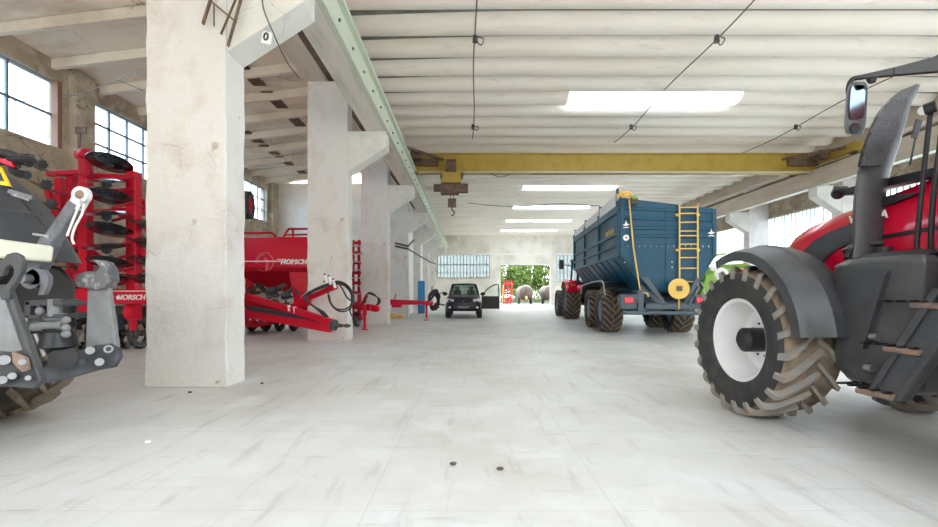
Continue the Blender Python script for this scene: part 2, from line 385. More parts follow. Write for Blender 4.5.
fs = []; jt = []; nx = len(xs)
for i in range(len(rows) - 1):
    mod_y = y0r + rows[i][0]
    sk = any(abs(mod_y - (s_ - .4)) < .6 and mod_y <= s_ - .4 + .05 for s_ in sky_mod)
    for j in range(nx - 1):
        if sk and 3.2 < xs[j] + .2 < 9 : continue
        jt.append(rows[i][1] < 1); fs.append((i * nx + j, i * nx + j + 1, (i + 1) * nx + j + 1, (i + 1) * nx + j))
cm.add(vs, fs)
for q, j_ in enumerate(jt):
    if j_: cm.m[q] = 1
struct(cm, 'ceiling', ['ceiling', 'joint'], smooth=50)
nsk = 0
for s_ in sorted(sky_mod):
    mys = [y0r + k for k in range(nmod) if abs(y0r + k - (s_ - .4)) < .6 and y0r + k <= s_ - .4 + .05]
    if not mys or s_ < 8: 
        for my in mys: struct(MB().box(2.9, 9.3, my, my + 1, ZC + .3, ZC + .34), 'window_%d' % (40 + int(my)), 'poly_roof')
        continue
    for my in mys:
        sm = MB(); v2 = []
        xx = [x for x in xs if 2.9 < x < 9.5]
        ext = [xx[0] - 20.9 / 44] + xx + [xx[-1] + 20.9 / 44]
        ext = [x for j, x in enumerate(xs) if (j < nx - 1 and 3.2 < x + .2 < 9) or (j > 0 and 3.2 < xs[j - 1] + .2 < 9)]
        for t in ph + [2.0]:
            for X in ext:
                t_, z_ = roof_profile(X, t); v2.append((X, my + t_, z_ + .004))
        n2 = len(ext)
        sm.add(v2, [(i * n2 + j, i * n2 + j + 1, (i + 1) * n2 + j + 1, (i + 1) * n2 + j) for i in range(len(ph)) for j in range(n2 - 1)])
        nsk += 1
        struct(sm, 'window_%d' % (20 + nsk), 'poly_roof')
# aisle roof, rising from the outer wall to the columns, with cross ribs
am = MB(); zA, zB = 7.52, 8.42
am.add([(AX - .2, YB, zA), (-3.9, YB, zB), (-3.9, AE + .2, zB), (AX - .2, AE + .2, zA), (AX - .2, YB, zA + .15), (-3.9, YB, zB + .15), (-3.9, AE + .2, zB + .15), (AX - .2, AE + .2, zA + .15)],
       [(0, 1, 2, 3), (4, 7, 6, 5), (0, 4, 5, 1), (1, 5, 6, 2), (2, 6, 7, 3), (3, 7, 4, 0)])
y = 1.0
while y < AE:
    am.prism([(AX, y, zA), (-4.5, y, zB - .1), (-4.5, y, zB - .38), (AX, y, zA - .24)], (0, .12, 0)); y += 1.5
struct(am, 'ceiling_aisle', 'aisle_ceiling')
tm = MB()
for x_, y_ in ((-6.75, 15.1), (-6.75, 16.8), (-6.75, 13.4), (-8.95, 17.9), (-8.95, 19.5), (-8.9, 22.7), (-8.95, 21.1)):
    z_ = zA + (x_ - AX) / 7.17 * (zB - zA)
    tm.box(x_ - .2, x_ + .2, y_ - .62, y_ + .62, z_ - .06, z_ - .01)
tm.box(-3.97, -3.3, YB, YE, 7.3, 7.36)
struct(tm, 'trim_1', 'rust')
# eaves beam over the left columns, and the wall band of the hall above it
struct(MB().box(-4.5, -3.97, YB, YE, 7.17, 8.42), 'trim_2', 'beam_warm', bevel=.02)
struct(MB().box(15.5, 16.0, YB, YE, 7.17, 8.1), 'trim_3', 'beam_warm', bevel=.02)
# aisle outer wall with three window openings
wins = [(6.83, 11.78), (12.83, 17.78), (18.83, 23.78)]; wz0, wz1 = 5.2, 7.02
wm = MB(); wm.box(AX - .35, AX, YB, AE + .2, 0, wz0).box(AX - .35, AX, YB, AE + .2, wz1, 7.75)
ed = [YB] + [v for w in wins for v in w] + [AE + .2]
for i in range(0, len(ed), 2): wm.box(AX - .35, AX, ed[i], ed[i + 1], wz0, wz1)
for y_ in (12.0, 18.0, 24.0): wm.box(AX, AX + .22, y_, y_ + .6, 0, 7.5)
struct(wm, 'wall_left', 'wall_stained')
for i, (a, b) in enumerate(wins):
    g = MB(); n = 4 if i == 0 else 7
    for k in range(n + 1):
        yy = a + (b - a) * k / n; g.box(AX - .2, AX - .14, max(a, yy - .03), min(b, yy + .03), wz0, wz1)
    for k in range(4 if i else 3):
        zz = wz0 + (wz1 - wz0) * k / (3 if i else 2); g.box(AX - .2, AX - .14, a, b, max(wz0, zz - .03), min(wz1, zz + .03))
    wf = struct(g, 'window_%d' % (i + 1), 'frame_grey')
    MB().box(AX - .172, AX - .168, a, b, wz0, wz1).build('pane', 'glass', wf, True)
    if i == 0:
        MB().box(AX - .16, AX + .03, b - .13, b, wz0, wz1).build('window_jamb', 'brown_frame', wf, True)
        q = MB(); c0 = Vector((AX + .02, 8.4, 5.95)); q.bar(c0, c0 + Vector((.35, 0, -.1)), .05, .05).bar(c0 + Vector((0, 1.1, 0)), c0 + Vector((.35, 1.1, -.1)), .05, .05)
        q.bar(c0 + Vector((.35, 0, -.1)), c0 + Vector((.35, 1.1, -.1)), .05, .05).bar(c0, c0 + Vector((0, 1.1, 0)), .05, .05); q.build('vent_sash', 'white', wf, True)
    MB().box(AX - .14, AX + .06, a, b, wz0 - .07, wz0).build('window_sill', 'wall_stained', wf, True)
struct(MB().box(AX, -4.45, AE, AE + .25, 0, 7.6), 'wall_back_of_aisle', 'wall_white')
# wall closing the aisle off between the far columns
struct(MB().box(-4.1, -3.85, AE, YE, 0, 7.17), 'wall_far_left', 'wall_white')
# right wall: low plinth, milky corrugated sheet, concrete band
struct(MB().box(RX, RX + .25, YB, YE, 0, 1.0), 'wall_right_plinth', 'wall_end')
struct(MB().box(RX, RX + .25, YB, YE, 5.45, 8.1), 'wall_right', 'wall_stained')
def corrugated(x0, x1, y0, y1, z0, z1, pitch=.25, amp=.03):
    mb = MB(); L_ = math.hypot(x1 - x0, y1 - y0); n = max(4, int(L_ / pitch) * 4); d = Vector((x1 - x0, y1 - y0, 0)).normalized(); nn = Vector((-d.y, d.x, 0))
    vs = []
    for i in range(n + 1):
        p = Vector((x0, y0, 0)) + d * L_ * i / n + nn * amp * (1 if (i % 4) in (1, 2) else -1)
        vs += [(p.x, p.y, z0), (p.x, p.y, z1)]
    return mb.add(vs, [(2 * i, 2 * i + 2, 2 * i + 3, 2 * i + 1) for i in range(n)])
k = 4
for y_ in range(-6, 48, 6):
    wp = struct(corrugated(RX + .1, RX + .1, y_ + .5, y_ + 6, 1.0, 5.45), 'window_%d' % k, 'poly', smooth=20); k += 1
    g = MB()
    for q in range(22): g.box(RX + .02, RX + .05, y_ + .6 + q * .25, y_ + .645 + q * .25, 1.0, 5.45)
    g.build('sheet_ribs', 'frame_grey', wp, True)
struct(MB().box(RX - .06, RX, YB, YE, 5.38, 5.45).box(RX - .06, RX, YB, YE, 3.4, 3.46), 'trim_4', 'pale_green')
struct(MB().box(-30, 36, -16, -15, -.1, 10), 'wall_added_to_block_sky', 'wall_stained')  # unseen wall added behind the camera to hold back low sky light
# far end wall
em = MB(); ya, yb = YE, YE + .3
em.box(-4.45, RX, ya, yb, 5.62, 8.2)
em.box(-4.45, -3.5, ya, yb, 0, 5.62).box(-3.5, 2.3, ya, yb, 0, 2.97).box(2.3, 3.5, ya - .1, yb, 0, 5.62).box(3.5, 9.0, ya, yb, 4.45, 5.62)
em.box(9.0, 9.65, ya - .1, yb, 0, 5.62).box(9.65, RX, ya, yb, 0, 2.6)
struct(em, 'wall_end', 'wall_end')
jm = MB()
for x_ in (-1.2, 2.3, 5.8, 9.0, 12.6): jm.box(x_, x_ + .16, ya - .09, ya, 5.7, 7.75)
jm.box(-3.9, RX, ya - .12, ya, 5.55, 5.72).box(3.5, 9.0, ya - .08, ya, 4.45, 4.6)
struct(jm, 'trim_5', 'wall_white')
for i, (xa, xb, za) in enumerate(((-3.5, 2.3, 2.97), (9.65, 16.3, 2.6))):
    g = MB(); n = 16
    for j in range(n + 1):
        xx = xa + (xb - xa) * j / n; g.box(xx - .04, xx + .04, ya + .0, ya + .06, za, 5.62)
    g.box(xa, xb, ya - .02, ya + .07, 4.42, 4.54).box(xa, xb, ya - .02, ya + .07, 3.55, 3.62).box(xa, xb, ya + .04, ya + .11, za, za + .05)
    wf = struct(g, 'window_%d' % (16 + i), 'frame_grey')
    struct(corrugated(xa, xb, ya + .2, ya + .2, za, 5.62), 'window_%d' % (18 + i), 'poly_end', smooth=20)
    rg = MB(); rr = random.Random(i)
    for j in range(22):
        xx = xa + (xb - xa) * j / 22; rg.box(xx, xx + .3, ya - .12, ya + .04, za - .02, za + rr.uniform(.03, .2))
    s_ = struct(rg, 'window_sill_%d' % (1 + i), 'conc_warm')
struct(MB().box(3.3, 9.2, YE + .3, YE + .8, -.12, 0.0), 'trim_6', 'ground')
struct(MB().box(-60, 90, YE, 130, -.16, -.02), 'ground', 'ground')
struct(MB().box(-60, 90, YB - 60, YB - 10, -.16, -.02).box(16.9, 60, YB - 10, YE, -.16, -.02).box(-60, -11.3, YB - 10, YE, -.16, -.02), 'ground_yard', 'ground')
struct(MB().box(-40, 70, 62, 128, -.02, .06), 'grass_verge', 'grass')

# ---------------------------------------------------------------- columns
def column_mesh(seed=0):
    mb = MB(); rnd = random.Random(seed); nz_ = 36; rings = []
    for i in range(nz_ + 1):
        z = 7.17 * i / nz_; f = 1 + .35 * max(0, 1 - z / .5)
        pts = []
        for x, y in ((-.565, 0), (-.27, 0), (0, 0), (.27, 0), (.545, 0), (.545, .25), (.545, .5), (0, .5), (-.565, .5), (-.565, .25)):
            j = .012 if abs(x) > .5 and y in (0, .5) else .005
            sx = 0
            if abs(x) > .5: sx = (rnd.random() - .5) * 2 * j * f
            pts.append((x + sx + (.012 * f * (1 if x > 0 else -1) if z < .25 and abs(x) > .5 else 0), y + (rnd.random() - .5) * j, z))
        rings.append(pts)
    mb.loft(rings); return mb
def corbel_mesh(sg):
    a, t = .545, 1.605; zb, zt, zo = 4.66, 5.35, 5.8
    mb = MB(); mb.prism([(sg * a, .02, zb), (sg * t, .02, zt), (sg * t, .02, zo), (sg * a, .02, zo)], (0, .46, 0)); return mb
clab = {1: ('broad whitewashed concrete column, nearest of the row, with a number plate and bent bars', 1),
        2: ('whitewashed column standing behind the hoses and drawbar of the red seeder', 2),
        3: ('whitewashed column standing behind the short red drawbar on a jack', 3),
        4: ('whitewashed column with yellow blocks on the floor at its foot', 4),
        5: ('far whitewashed column beside the bright blue cabinet', 5),
        6: ('far whitewashed column just beyond the one with the blue cabinet', 6),
        7: ('last whitewashed column of the row before the end wall', 7)}
lc = None
for n in range(1, 8):
    lab = clab[n][0]
    r = thing('concrete_column', lab, 'column', (-3.905, 6 * n, 0), 0, 'columns along the machine aisle')
    column_mesh(n).build('shaft', 'column', r, smooth=25, bevel=.012)
    corbel_mesh(1).build('corbel', 'corbel', r, bevel=.015)
    if n == 1:
        col1 = r
rl = {2: 'whitewashed column by the milky side wall hidden behind the mirror of the red tractor', 3: 'column by the milky side wall seen just above the front wheel cover of the red tractor, behind its bonnet',
      4: 'whitewashed column by the milky side wall between the blue trailer and the red tractor', 5: 'whitewashed column by the side wall mostly hidden behind the blue trailer'}
for n in (3, 4, 5):
    r = thing('concrete_column', rl[n], 'column', (16.05, 6 * n, 0), 0, 'columns along the milky side wall')
    column_mesh(20 + n).build('shaft', 'column', r, smooth=25, bevel=.012)
    corbel_mesh(-1).build('corbel', 'corbel', r, bevel=.015)
# extras on the first column: plate with 0, bent bars, hook
sp = thing('number_plate', 'small white plate with a black 0 on the corbel of the nearest column', 'sign', P(266, 38, 6.0))
c0 = P(266, 38, 6.0)
MB().box(-.055, .075, -.02, .02, -.085, .085, Matrix.Translation(c0) @ Matrix.Rotation(R(12), 4, 'Y')).build('plate', 'white', sp, True, bevel=.01)
text('number', '0', .15, 'sign_black', sp, face_matrix(c0 + Vector((.01, -.025, 0)), (1, 0, -.2), (.2, 0, 1)), bold=.004)
b = MB()
for p, q, w in (((213, -8), (203, 24), .05), ((212, 2), (236, 22), .035), ((214, 4), (214, 26), .02), ((238, -6), (221, 34), .03), ((243, -8), (228, 46), .045)):
    b.bar(P(*p, 5.93), P(*q, 5.9), w, w * .5)
b.build_each('bracket_bar', 'rust', col1, True)
b = MB().tube([P(262, -20, 5.96), P(263, 6, 5.95), P(272, 30, 5.95), P(287, 62, 6.6), P(299, 78, 9)], .009, 6, 5)
tag(b.build('ceiling_cable', 'grey_arm'), 'thin grey cable hanging over the corbel of the nearest column', 'cable')
# crane runway beams on the corbels
def runway(x0, x1, sg, name, m):
    r = MB(); zb, zt = 5.8, 6.5
    r.box(x0, x1, YB, YE - .2, zb, zt)
    return r
lb = thing('crane_runway_beam', 'long pale concrete runway beam on the corbels of the machine aisle columns', 'beam', (-2.6, 21, 5.8), 0, 'crane runway beams')
MB().box(-2.86, -2.36, YB, YE - .3, 5.8, 6.5).build('girder', 'beam', lb, True, bevel=.02)
MB().box(-2.36, -2.31, YB, YE - .3, 5.82, 6.46).box(-2.36, -2.2, YB, YE - .3, 6.42, 6.5).box(-2.36, -2.24, YB, YE - .3, 5.8, 5.85).build('steel_edge', 'pale_green', lb, True)
MB().box(-2.64, -2.56, YB, YE - .3, 6.5, 6.62).build('rail', 'rust', lb, True)
b = MB()
for i in range(40): b.cyl((-2.32, 5 + i * .9, 6.15), (-2.28, 5 + i * .9, 6.15), .03, n=8)
b.build_each('bolt', 'rust', lb, True)
rb = thing('crane_runway_beam', 'long brownish concrete runway beam along the milky side wall', 'beam', (14.75, 21, 5.6), 0, 'crane runway beams')
MB().box(14.45, 14.95, YB, YE - .3, 5.8, 6.5).build('girder', 'beam_warm', rb, True, bevel=.02)
MB().box(14.42, 14.6, YB, YE - .3, 5.74, 5.8).build('steel_edge', 'cream', rb, True)
MB().box(14.66, 14.74, YB, YE - .3, 6.5, 6.62).build('rail', 'rust', rb, True)
# cable on the runway beam side
# ---------------------------------------------------------------- bridge crane
YC = 18.3
cr = thing('bridge_crane', 'yellow bridge crane girder spanning the hall below the ribbed roof', 'crane', (6, YC, 6.62))
g = MB(); g.box(-2.55, 14.6, YC, YC + .36, 6.47, 7.16); g.box(-2.55, 14.6, YC - .1, YC + .46, 6.42, 6.47).box(-2.55, 14.6, YC - .1, YC + .46, 7.16, 7.2)
g.build('girder', 'yellow_crane', cr, True)
MB().box(-2.1, 14.3, YC - .13, YC - .1, 6.36, 6.42).build('conductor_rail', 'cream', cr, True)
for xx, s_ in ((-2.6, -1), (14.7, 1)):
    e = MB(); e.box(xx - .17, xx + .17, YC - 1.9, YC + 1.6, 6.72, 7.05)
    end = e.build('end_truck', 'yellow_crane', cr, True)
    MB().bar((xx - s_ * .1, YC - .15, 6.8), (xx - s_ * 1.3, YC - .02, 6.8), .16, .3).bar((xx, YC - 1.7, 6.95), (xx - s_ * 1.5, YC, 6.95), .10, .10).build_each('end_brace', 'rust', end, True)
    w_ = MB()
    for yy in (YC - 1.7, YC + 1.4): w_.cyl((xx - .06, yy, 6.76), (xx + .06, yy, 6.76), .14)
    w_.box(xx - s_ * .45 - .2, xx - s_ * .45 + .2, YC - .9, YC - .5, 6.75, 7.05)
    w_.build_each('truck_wheel', 'rust', end, True)
ho = thing('crane_hoist', 'brown and yellow hoist trolley with hook hanging from the crane girder', 'hoist', P(451, 172, 18.0))
D = 17.95
def hb(a, b_, y0, y1, dep, mb): 
    p = P(a, y1, D); q = P(b_, y0, D); return mb.box(p.x, q.x, D - dep / 2, D + dep / 2, p.z, q.z)
m_ = MB(); hb(441, 461, 172, 184, .5, m_); hb(444, 449, 158, 176, .3, m_); hb(456, 462, 166, 176, .4, m_); m_.build('trolley_frame', 'yellow_crane', ho, True, bevel=.03)
m_ = MB().cyl(P(434, 188, D), P(445, 188, D), .16).cyl(P(458, 189, D), P(468, 189, D), .22).cyl(P(441, 189, D), P(460, 189, D), .26).cyl(P(446, 166, D - .2), P(456, 166, D - .2), .26)
for x_ in (441.5, 462): m_.cyl(P(x_ - 1, 176, D - .2), P(x_ + 1, 176, D - .2), .12)
m_.build('motor_drum', 'rust', ho, True)
m_ = MB().box(P(459, 196, D).x, P(468, 196, D).x, D - .2, D + .1, P(0, 196, D).z, P(0, 194.6, D).z); m_.build('control_box', 'white', ho, True)
m_ = MB().cyl(P(450.5, 192, D), P(450.5, 200, D), .02, n=6).cyl(P(453.5, 192, D), P(453.5, 200, D), .02, n=6); m_.build_each('lifting_rope', 'bright_steel', ho, True)
hk = MB(); p = P(448, 207, D); q = P(456, 199, D); hk.box(p.x, q.x, D - .1, D + .1, p.z, q.z)
c_ = P(452, 213, D); hk.tube([P(452, 207, D), P(452, 210, D)] + [c_ + Vector((.1 * math.sin(t), 0, .1 * math.cos(t))) for t in [i * .5 for i in range(8)]], .028, 8)
hk.build('hook', 'rust', ho, True)
fest = MB().tube([P(490, 173, 18), P(500, 177, 18), P(512, 174, 18)], .015, 6, 6).tube([P(468, 203, 18.1), P(500, 206, 18.1), P(530, 206, 18.1), P(550, 204, 18.1), P(572, 204, 18.1), P(600, 206, 18.1)], .014, 6, 6)
fest.build('feed_cable', 'steel_dark', cr, True)
# ---------------------------------------------------------------- ceiling wires with lamp sockets
for x_, lab, y1_ in ((.15, 'dark wire with lamp sockets running along the ceiling above the passage', 17.6), (6.05, 'dark wire with lamp sockets along the ceiling towards the middle of the crane', 18), (12.2, 'dark wire with sockets along the ceiling above the red tractor', 19.4)):
    t_ = thing('ceiling_wire', lab, 'wire', (x_, 12, 7.55), 0, 'wires along the ceiling')
    pts = [(x_ + .03 * math.sin(i), 6.5 + i * (y1_ - 6.5) / 10, 7.54 + .05 * math.sin(i * 1.3)) for i in range(11)]
    MB().tube(pts, .016, 6, 4).build('wire', 'steel_dark', t_, True)
    for yy in (10.6, 16.2):
        s_ = MB().cyl((x_, yy, 7.44), (x_, yy, 7.6), .07, .05, 10).tube([(x_, yy, 7.5), (x_ + .15, yy + .1, 7.42), (x_ + .2, yy, 7.52), (x_ + .05, yy - .1, 7.5)], .015, 6, 4)
        s_.build('lamp_socket', 'steel_dark', t_, True)
b = MB().tube([P(0, 100, 12), P(30, 101, 12), P(75, 95, 11.5), P(122, 78, 10), P(138, 73, 9)], .012, 6, 5).tube([P(118, 80, 10), P(142, 90, 9)], .012, 6)
tag(b.build('wall_cable', 'steel_dark'), 'thin cable sagging in front of the two steel windows above the red machine', 'cable')
tag(MB().box(*sorted((P(76, 0, 12.0).x, P(87, 0, 12.0).x)), 11.97, 12.0, P(0, 134, 12).z, P(0, 127, 12).z).box(P(79, 0, 12.0).x, P(81, 0, 12.0).x, 11.98, 12.0, P(0, 150, 12).z, P(0, 130, 12).z).build('wall_bracket', 'rust'), 'small rusty T shaped bracket on the pier between the steel windows', 'bracket')
# pipes beside far columns
b = MB().tube([P(395, 243, 23.9), P(408, 246, 23.9), P(414, 240, 26)], .05, 8).tube([P(395, 246, 23.9), P(408, 249, 23.9), P(430, 262, 33), P(436, 264, 38)], .05, 8)
tag(b.build('wall_pipes', 'steel_dark'), 'dark bundle of pipes running past the columns at the far end of the aisle', 'pipe')
cb = thing('tool_cabinet', 'narrow bright blue steel cabinet beside the far column', 'cabinet', (P(421.5, 0, 28.3).x, 28.3, 0))
MB().box(-.22, .22, -.2, .2, 0.05, 2.12).build('cabinet_body', 'blue_cabinet', cb, bevel=.01)
MB().box(-.2, .2, -.225, -.2, .15, 2.05).build('cabinet_door', 'blue_cabinet', cb, bevel=.008)
MB().box(.1, .14, -.25, -.22, 1.0, 1.15).build('handle', 'bright_steel', cb)
MB().box(-.22, .22, -.2, .2, 0, .05).build('plinth', 'steel_dark', cb)
bl = MB()
for i, (x_, w_, h_) in enumerate(((-3.55, .34, .2), (-3.95, .3, .26), (-4.25, .22, .16))):
    o = MB().box(-w_ / 2, w_ / 2, -.2, .2, 0, h_).build('yellow_block', 'yellow', bevel=.02) if i == 0 else None
    if o is None: o = MB().box(-w_ / 2, w_ / 2, -.2, .2, 0, h_).build('yellow_block', 'yellow', bevel=.02)
    o.location = (x_ - .1, 22.9, 0)
    tag(o, ('yellow block at the foot of the column, nearest the passage', 'tallest yellow block in the middle of the three at the column foot', 'smallest yellow block furthest from the passage at the column foot')[i], 'block', 'yellow blocks at the column foot')
# floor debris
for i, (px_, py_) in enumerate(((190, 393), (453, 465), (148, 443), (262, 384), (500, 470))):
    d_ = H * F / (py_ - CY); p_ = P(px_, py_, d_)
    o = MB().ball((0, 0, .012), .02, 8, 6, (1.4, 1, .6)).build('pebble', 'steel_dark' if i != 2 else 'white'); o.location = (p_.x, p_.y, 0)
    tag(o, ('dark pebble on the floor in front of the nearest column', 'dark pebble in the middle of the open floor', 'white chip on the floor between the hitch and the nearest column', 'dark pebble at the foot corner of the nearest column', 'dark pebble beside another on the open floor, further to the middle')[i], 'pebble', 'pebbles on the floor')
# ================================================================ RED TRACTOR, NEAR RIGHT
tr = thing('tractor', 'big red tractor with white wheel rim, dark wheel cover and tall grey exhaust pillar', 'tractor', (4.09, 4.8, 0), R(6))
for sx in (-1, 1):
    wheel(tr, (sx * .95, 0, .8), .8, .60, .44, sx, TD if sx < 0 else TD, 'rim_white', nl=22, hubr=.13, hubl=.26, dish=.16, twist=1.05, lugh=.05, lugw=.046, bolts=10).rotation_euler = (R(3), 0, R(-4))
    # front wheel cover: curved shell
    b = MB(); rings = []
    for i in range(15):
        a = R(7 + i * 7.6)          # 0 = backwards, 90 = up
        rr = .93 + .02 * math.sin(a)
        yy = -rr * math.cos(a); zz = .80 + rr * math.sin(a) * 1.02
        n_ = Vector((0, -math.cos(a), math.sin(a)))
        ring = []
        for xo, dr in ((-.27, -.10), (-.265, -.02), (-.20, .012), (-.02, .03), (.0, .05), (.16, .035), (.24, .01), (.27, -.03)):
            xx = sx * .95 - sx * (-xo) if False else sx * (.95 - xo) - 0
            ring.append(Vector((xx, yy, zz)) + n_ * dr)
        ring += [v - n_ * .018 for v in ring[::-1]]
        rings.append(ring)
    Q = Matrix.Translation((sx * .95, 0, 0)) @ Matrix.Rotation(R(-5), 4, 'Z') @ Matrix.Translation((-sx * .95, 0, 0)); rings = [[Q @ v for v in r_] for r_ in rings]
    fcov = b.loft(rings).build('front_fender', 'plastic', tr, smooth=50)
    b = MB().bar((sx * .62, -.1, 1.3), (sx * .95, -.05, 1.72), .06, .06).bar((sx * .62, -.1, 1.3), (sx * .95, -.5, 1.56), .06, .06)
    b.build('fender_bracket', 'plastic_d', fcov)
    wheel(tr, (sx * .98, -2.95, .98), .98, .70, .52, sx, TD, 'rim_white', nl=20, hubr=.2, hubl=.12, dish=.2, twist=-1, lugh=.06, lugw=.07)
    b = MB(); rings = []
    for i in range(10):
        a = R(20 + i * 14); rr = 1.1
        ring = [Vector((sx * xo, -2.95 - rr * math.cos(a), .98 + rr * math.sin(a))) for xo in (.6, 1.33)]
        n_ = Vector((0, -math.cos(a), math.sin(a))); rings.append(ring + [ring[1] - n_ * .03, ring[0] - n_ * .03])
    b.loft(rings).build('rear_fender', 'red_tractor', tr, smooth=50)
# bonnet
def hood_ring(y, hw, zb, zt, rnd=.22):
    pts = [(-hw, zb), (-hw * 1.03, zt - rnd * 2.2), (-hw * .97, zt - rnd), (-hw * .8, zt - rnd * .42), (-hw * .45, zt - .04), (0, zt)]
    pts = pts + [(-x, z) for x, z in pts[-2::-1]]
    return [(x, y, z) for x, z in pts]
b = MB()
b.loft([hood_ring(*a) for a in ((-1.75, .50, 1.42, 2.40), (-1.2, .49, 1.38, 2.34), (-.6, .47, 1.30, 2.23), (-.3, .46, 1.25, 2.18), (0, .45, 1.2, 2.11), (.2, .43, 1.15, 2.02), (.38, .39, 1.1, 1.88), (.5, .33, 1.1, 1.64), (.54, .25, 1.1, 1.3))])
hood = b.build('bonnet', 'red_tractor', tr, smooth=60)
def side_strip(pts, th=.02, x=-.485, slope=None):
    # outline in y, z on the left flank of the bonnet, following its width
    def bx(y): return -(.50 - .03 * max(0, (y + 1.75) / 1.75) - .055 * max(0, y)**1.0 - (.12 * max(0, y - .5)))*1.03
    m = MB(); a = [Vector((bx(y) - .012, y, z)) for y, z in pts]; c = [v + Vector((.05, 0, 0)) for v in a]; n = len(a)
    m.add(a + c, [list(range(n)), list(range(n, 2 * n))[::-1]] + [[i, (i + 1) % n, n + (i + 1) % n, n + i] for i in range(n)]); return m
side_strip([(.12, 1.60), (-.02, 1.72), (-.21, 1.86), (-.4, 1.93), (-.62, 1.97), (-.66, 1.80), (-.42, 1.73), (-.29, 1.62), (-.15, 1.50), (.1, 1.45)]).build('side_grille', 'plastic', hood, smooth=0)
side_strip([(-.62, 2.12), (-.95, 2.16), (-1.2, 2.13), (-.95, 2.08), (-.62, 2.08)]).build('air_slot', 'plastic_d', hood, smooth=0)
side_strip([(-.5, 1.80), (-1.7, 1.86), (-1.7, 1.83), (-.5, 1.765)]).build('flank_line', 'plastic_d', hood, smooth=0)
text('lettering', 'VALTRA', .095, 'white', hood, face_matrix((-.512, -.76, 2.0), (0.02, -1, 0.0), (0, 0, 1)), world=False, shear=.15, bold=.003)
b = MB()
b.box(-.28, .28, -2.9, .85, .72, 1.25).box(-.20, .20, .85, 1.05, .8, 1.15)
b.build('engine_block', 'plastic_d', tr, bevel=.03)
b = MB().bar((-.72, 0, .8), (.72, 0, .8), .2, .2).bar((-.4, 0, .8), (.4, 0, .8), .34, .28).cyl((0, -.6, .8), (0, .1, .8), .07)
b.build('front_axle', 'plastic_d', tr, bevel=.02)
b = MB().cyl((-.75, -2.95, .98), (.75, -2.95, .98), .17).box(-.35, .35, -3.35, -2.5, .6, 1.3); b.build('rear_axle', 'plastic_d', tr, bevel=.02)
# fuel tank with ribbed front edge
def tank_ring(z, i, o, f, r_):
    pts = []
    base = [(i, f - .02), (o + .14, f), (o + .03, f - .07), (o, f - .2), (o, r_ + .12), (o + .06, r_), (i, r_)]
    return [(x, y, z) for x, y in base]
rg = []
for k, z in enumerate([.50, .56, .66] + [.7 + j * .085 for j in range(9)] + [1.48, 1.54, 1.60]):
    j = .014 if (k % 2 and 3 <= k <= 11) else 0
    ins = .17 if k == 0 else .05 if k == 1 else .0
    if k == 14: ins = .05
    rg.append(tank_ring(z, -.36, -.93 + ins, -.74 - ins * 1.6 - j, -1.50 + ins))
ft = MB().loft(rg).build('fuel_tank', 'plastic', tr, smooth=32, bevel=.012)
MB().loft([tank_ring(1.60, -.36, -.84, -.84, -1.46), tank_ring(1.64, -.36, -.80, -.88, -1.44)]).build('tank_lid', 'plastic_d', ft)
MB().cyl((-.62, -1.0, 1.62), (-.62, -1.0, 1.7), .06).build('filler_cap', 'plastic_d', ft)
MB().bar((-.925, -1.30, 1.47), (-.925, -1.12, .85), .03, .10, (1, 0, 0)).build('tank_ridge', 'plastic', ft)
# steps
b = MB()
b.prism([P(887, 386, 3.27), P(911, 392, 3.23), P(925, 350, 3.2), P(946, 318, 3.15), P(946, 290, 3.15), P(928, 312, 3.2), P(908, 345, 3.25)], (.06, .05, 0)) if False else None
b.prism([(-1.07, -1.27, .5), (-1.07, -1.47, .5), (-.93, -1.85, 1.34), (-.93, -1.62, 1.34)], (.05, 0, 0))
b.prism([(-1.09, -1.25, .5), (-1.09, -1.30, .5), (-.95, -1.66, 1.34), (-.95, -1.60, 1.34)], (.10, 0, 0)).prism([(-1.09, -1.45, .5), (-1.09, -1.50, .5), (-.95, -1.88, 1.34), (-.95, -1.83, 1.34)], (.10, 0, 0))
st = b.build('step_frame', 'plastic', tr, bevel=.006)
for (x, y, z, l) in ((-1.07, -1.33, .50, .27), (-1.0, -1.47, .85, .25), (-.95, -1.60, 1.19, .22)):
    x += .04; MB().box(x - .09, x + .09, y - l / 2, y + l / 2, z, z + .045).build('step_tread', 'rusty_step', st, bevel=.012)
    g = MB()
    for k in range(5): g.box(x - .09, x + .09, y - l / 2 + .03 + k * .09, y - l / 2 + .06 + k * .09, z + .045, z + .06)
    g.build('step_grip', 'plastic_d', st)
MB().cyl((-1.0, -1.24, .70), (-1.0, -1.18, .70), .03).cyl((-.95, -1.24, .95), (-.95, -1.18, .95), .03).build_each('step_bolt', 'bright_steel', st)
# exhaust pillar with perforated shield
out = [(258, 850, 888, .2), (240, 853, 888, .19), (200, 854, 887, .18), (170, 858, 892, .17), (140, 866, 902, .16), (115, 876, 909, .15), (98, 888, 914, .14), (89, 900, 919, .12), (84, 914, 921, .10)]
D = 3.85; b = MB(); rings = []
for y_, l_, r_, th in out:
    pl, pr = P(l_, y_, D), P(r_, y_, D); w_ = pr.x - pl.x
    rings.append([pl + Vector((w_ * f_ + g_ * th * .8, g_ * th, 0)) for f_, g_ in ((0, .55), (.06, .2), (.35, -.02), (.75, 0), (.95, .12), (1, .5), (.9, .95), (.15, 1))])
ex = b.loft(rings).build('exhaust_pillar', 'plastic', tr, True, smooth=55, bevel=.004)
ins = [(166, 860.5, 882), (150, 864, 890), (132, 871, 897), (115, 878.5, 903), (104, 886, 907), (98.5, 893, 909)]
b = MB(); fr = [P(l_, y_, D - .04) for y_, l_, r_ in ins] + [P(r_, y_, D - .04) for y_, l_, r_ in ins[::-1]]
b.prism(fr, (0, .03, 0)); b.build('shield_back', 'black', ex, True)
b = MB()
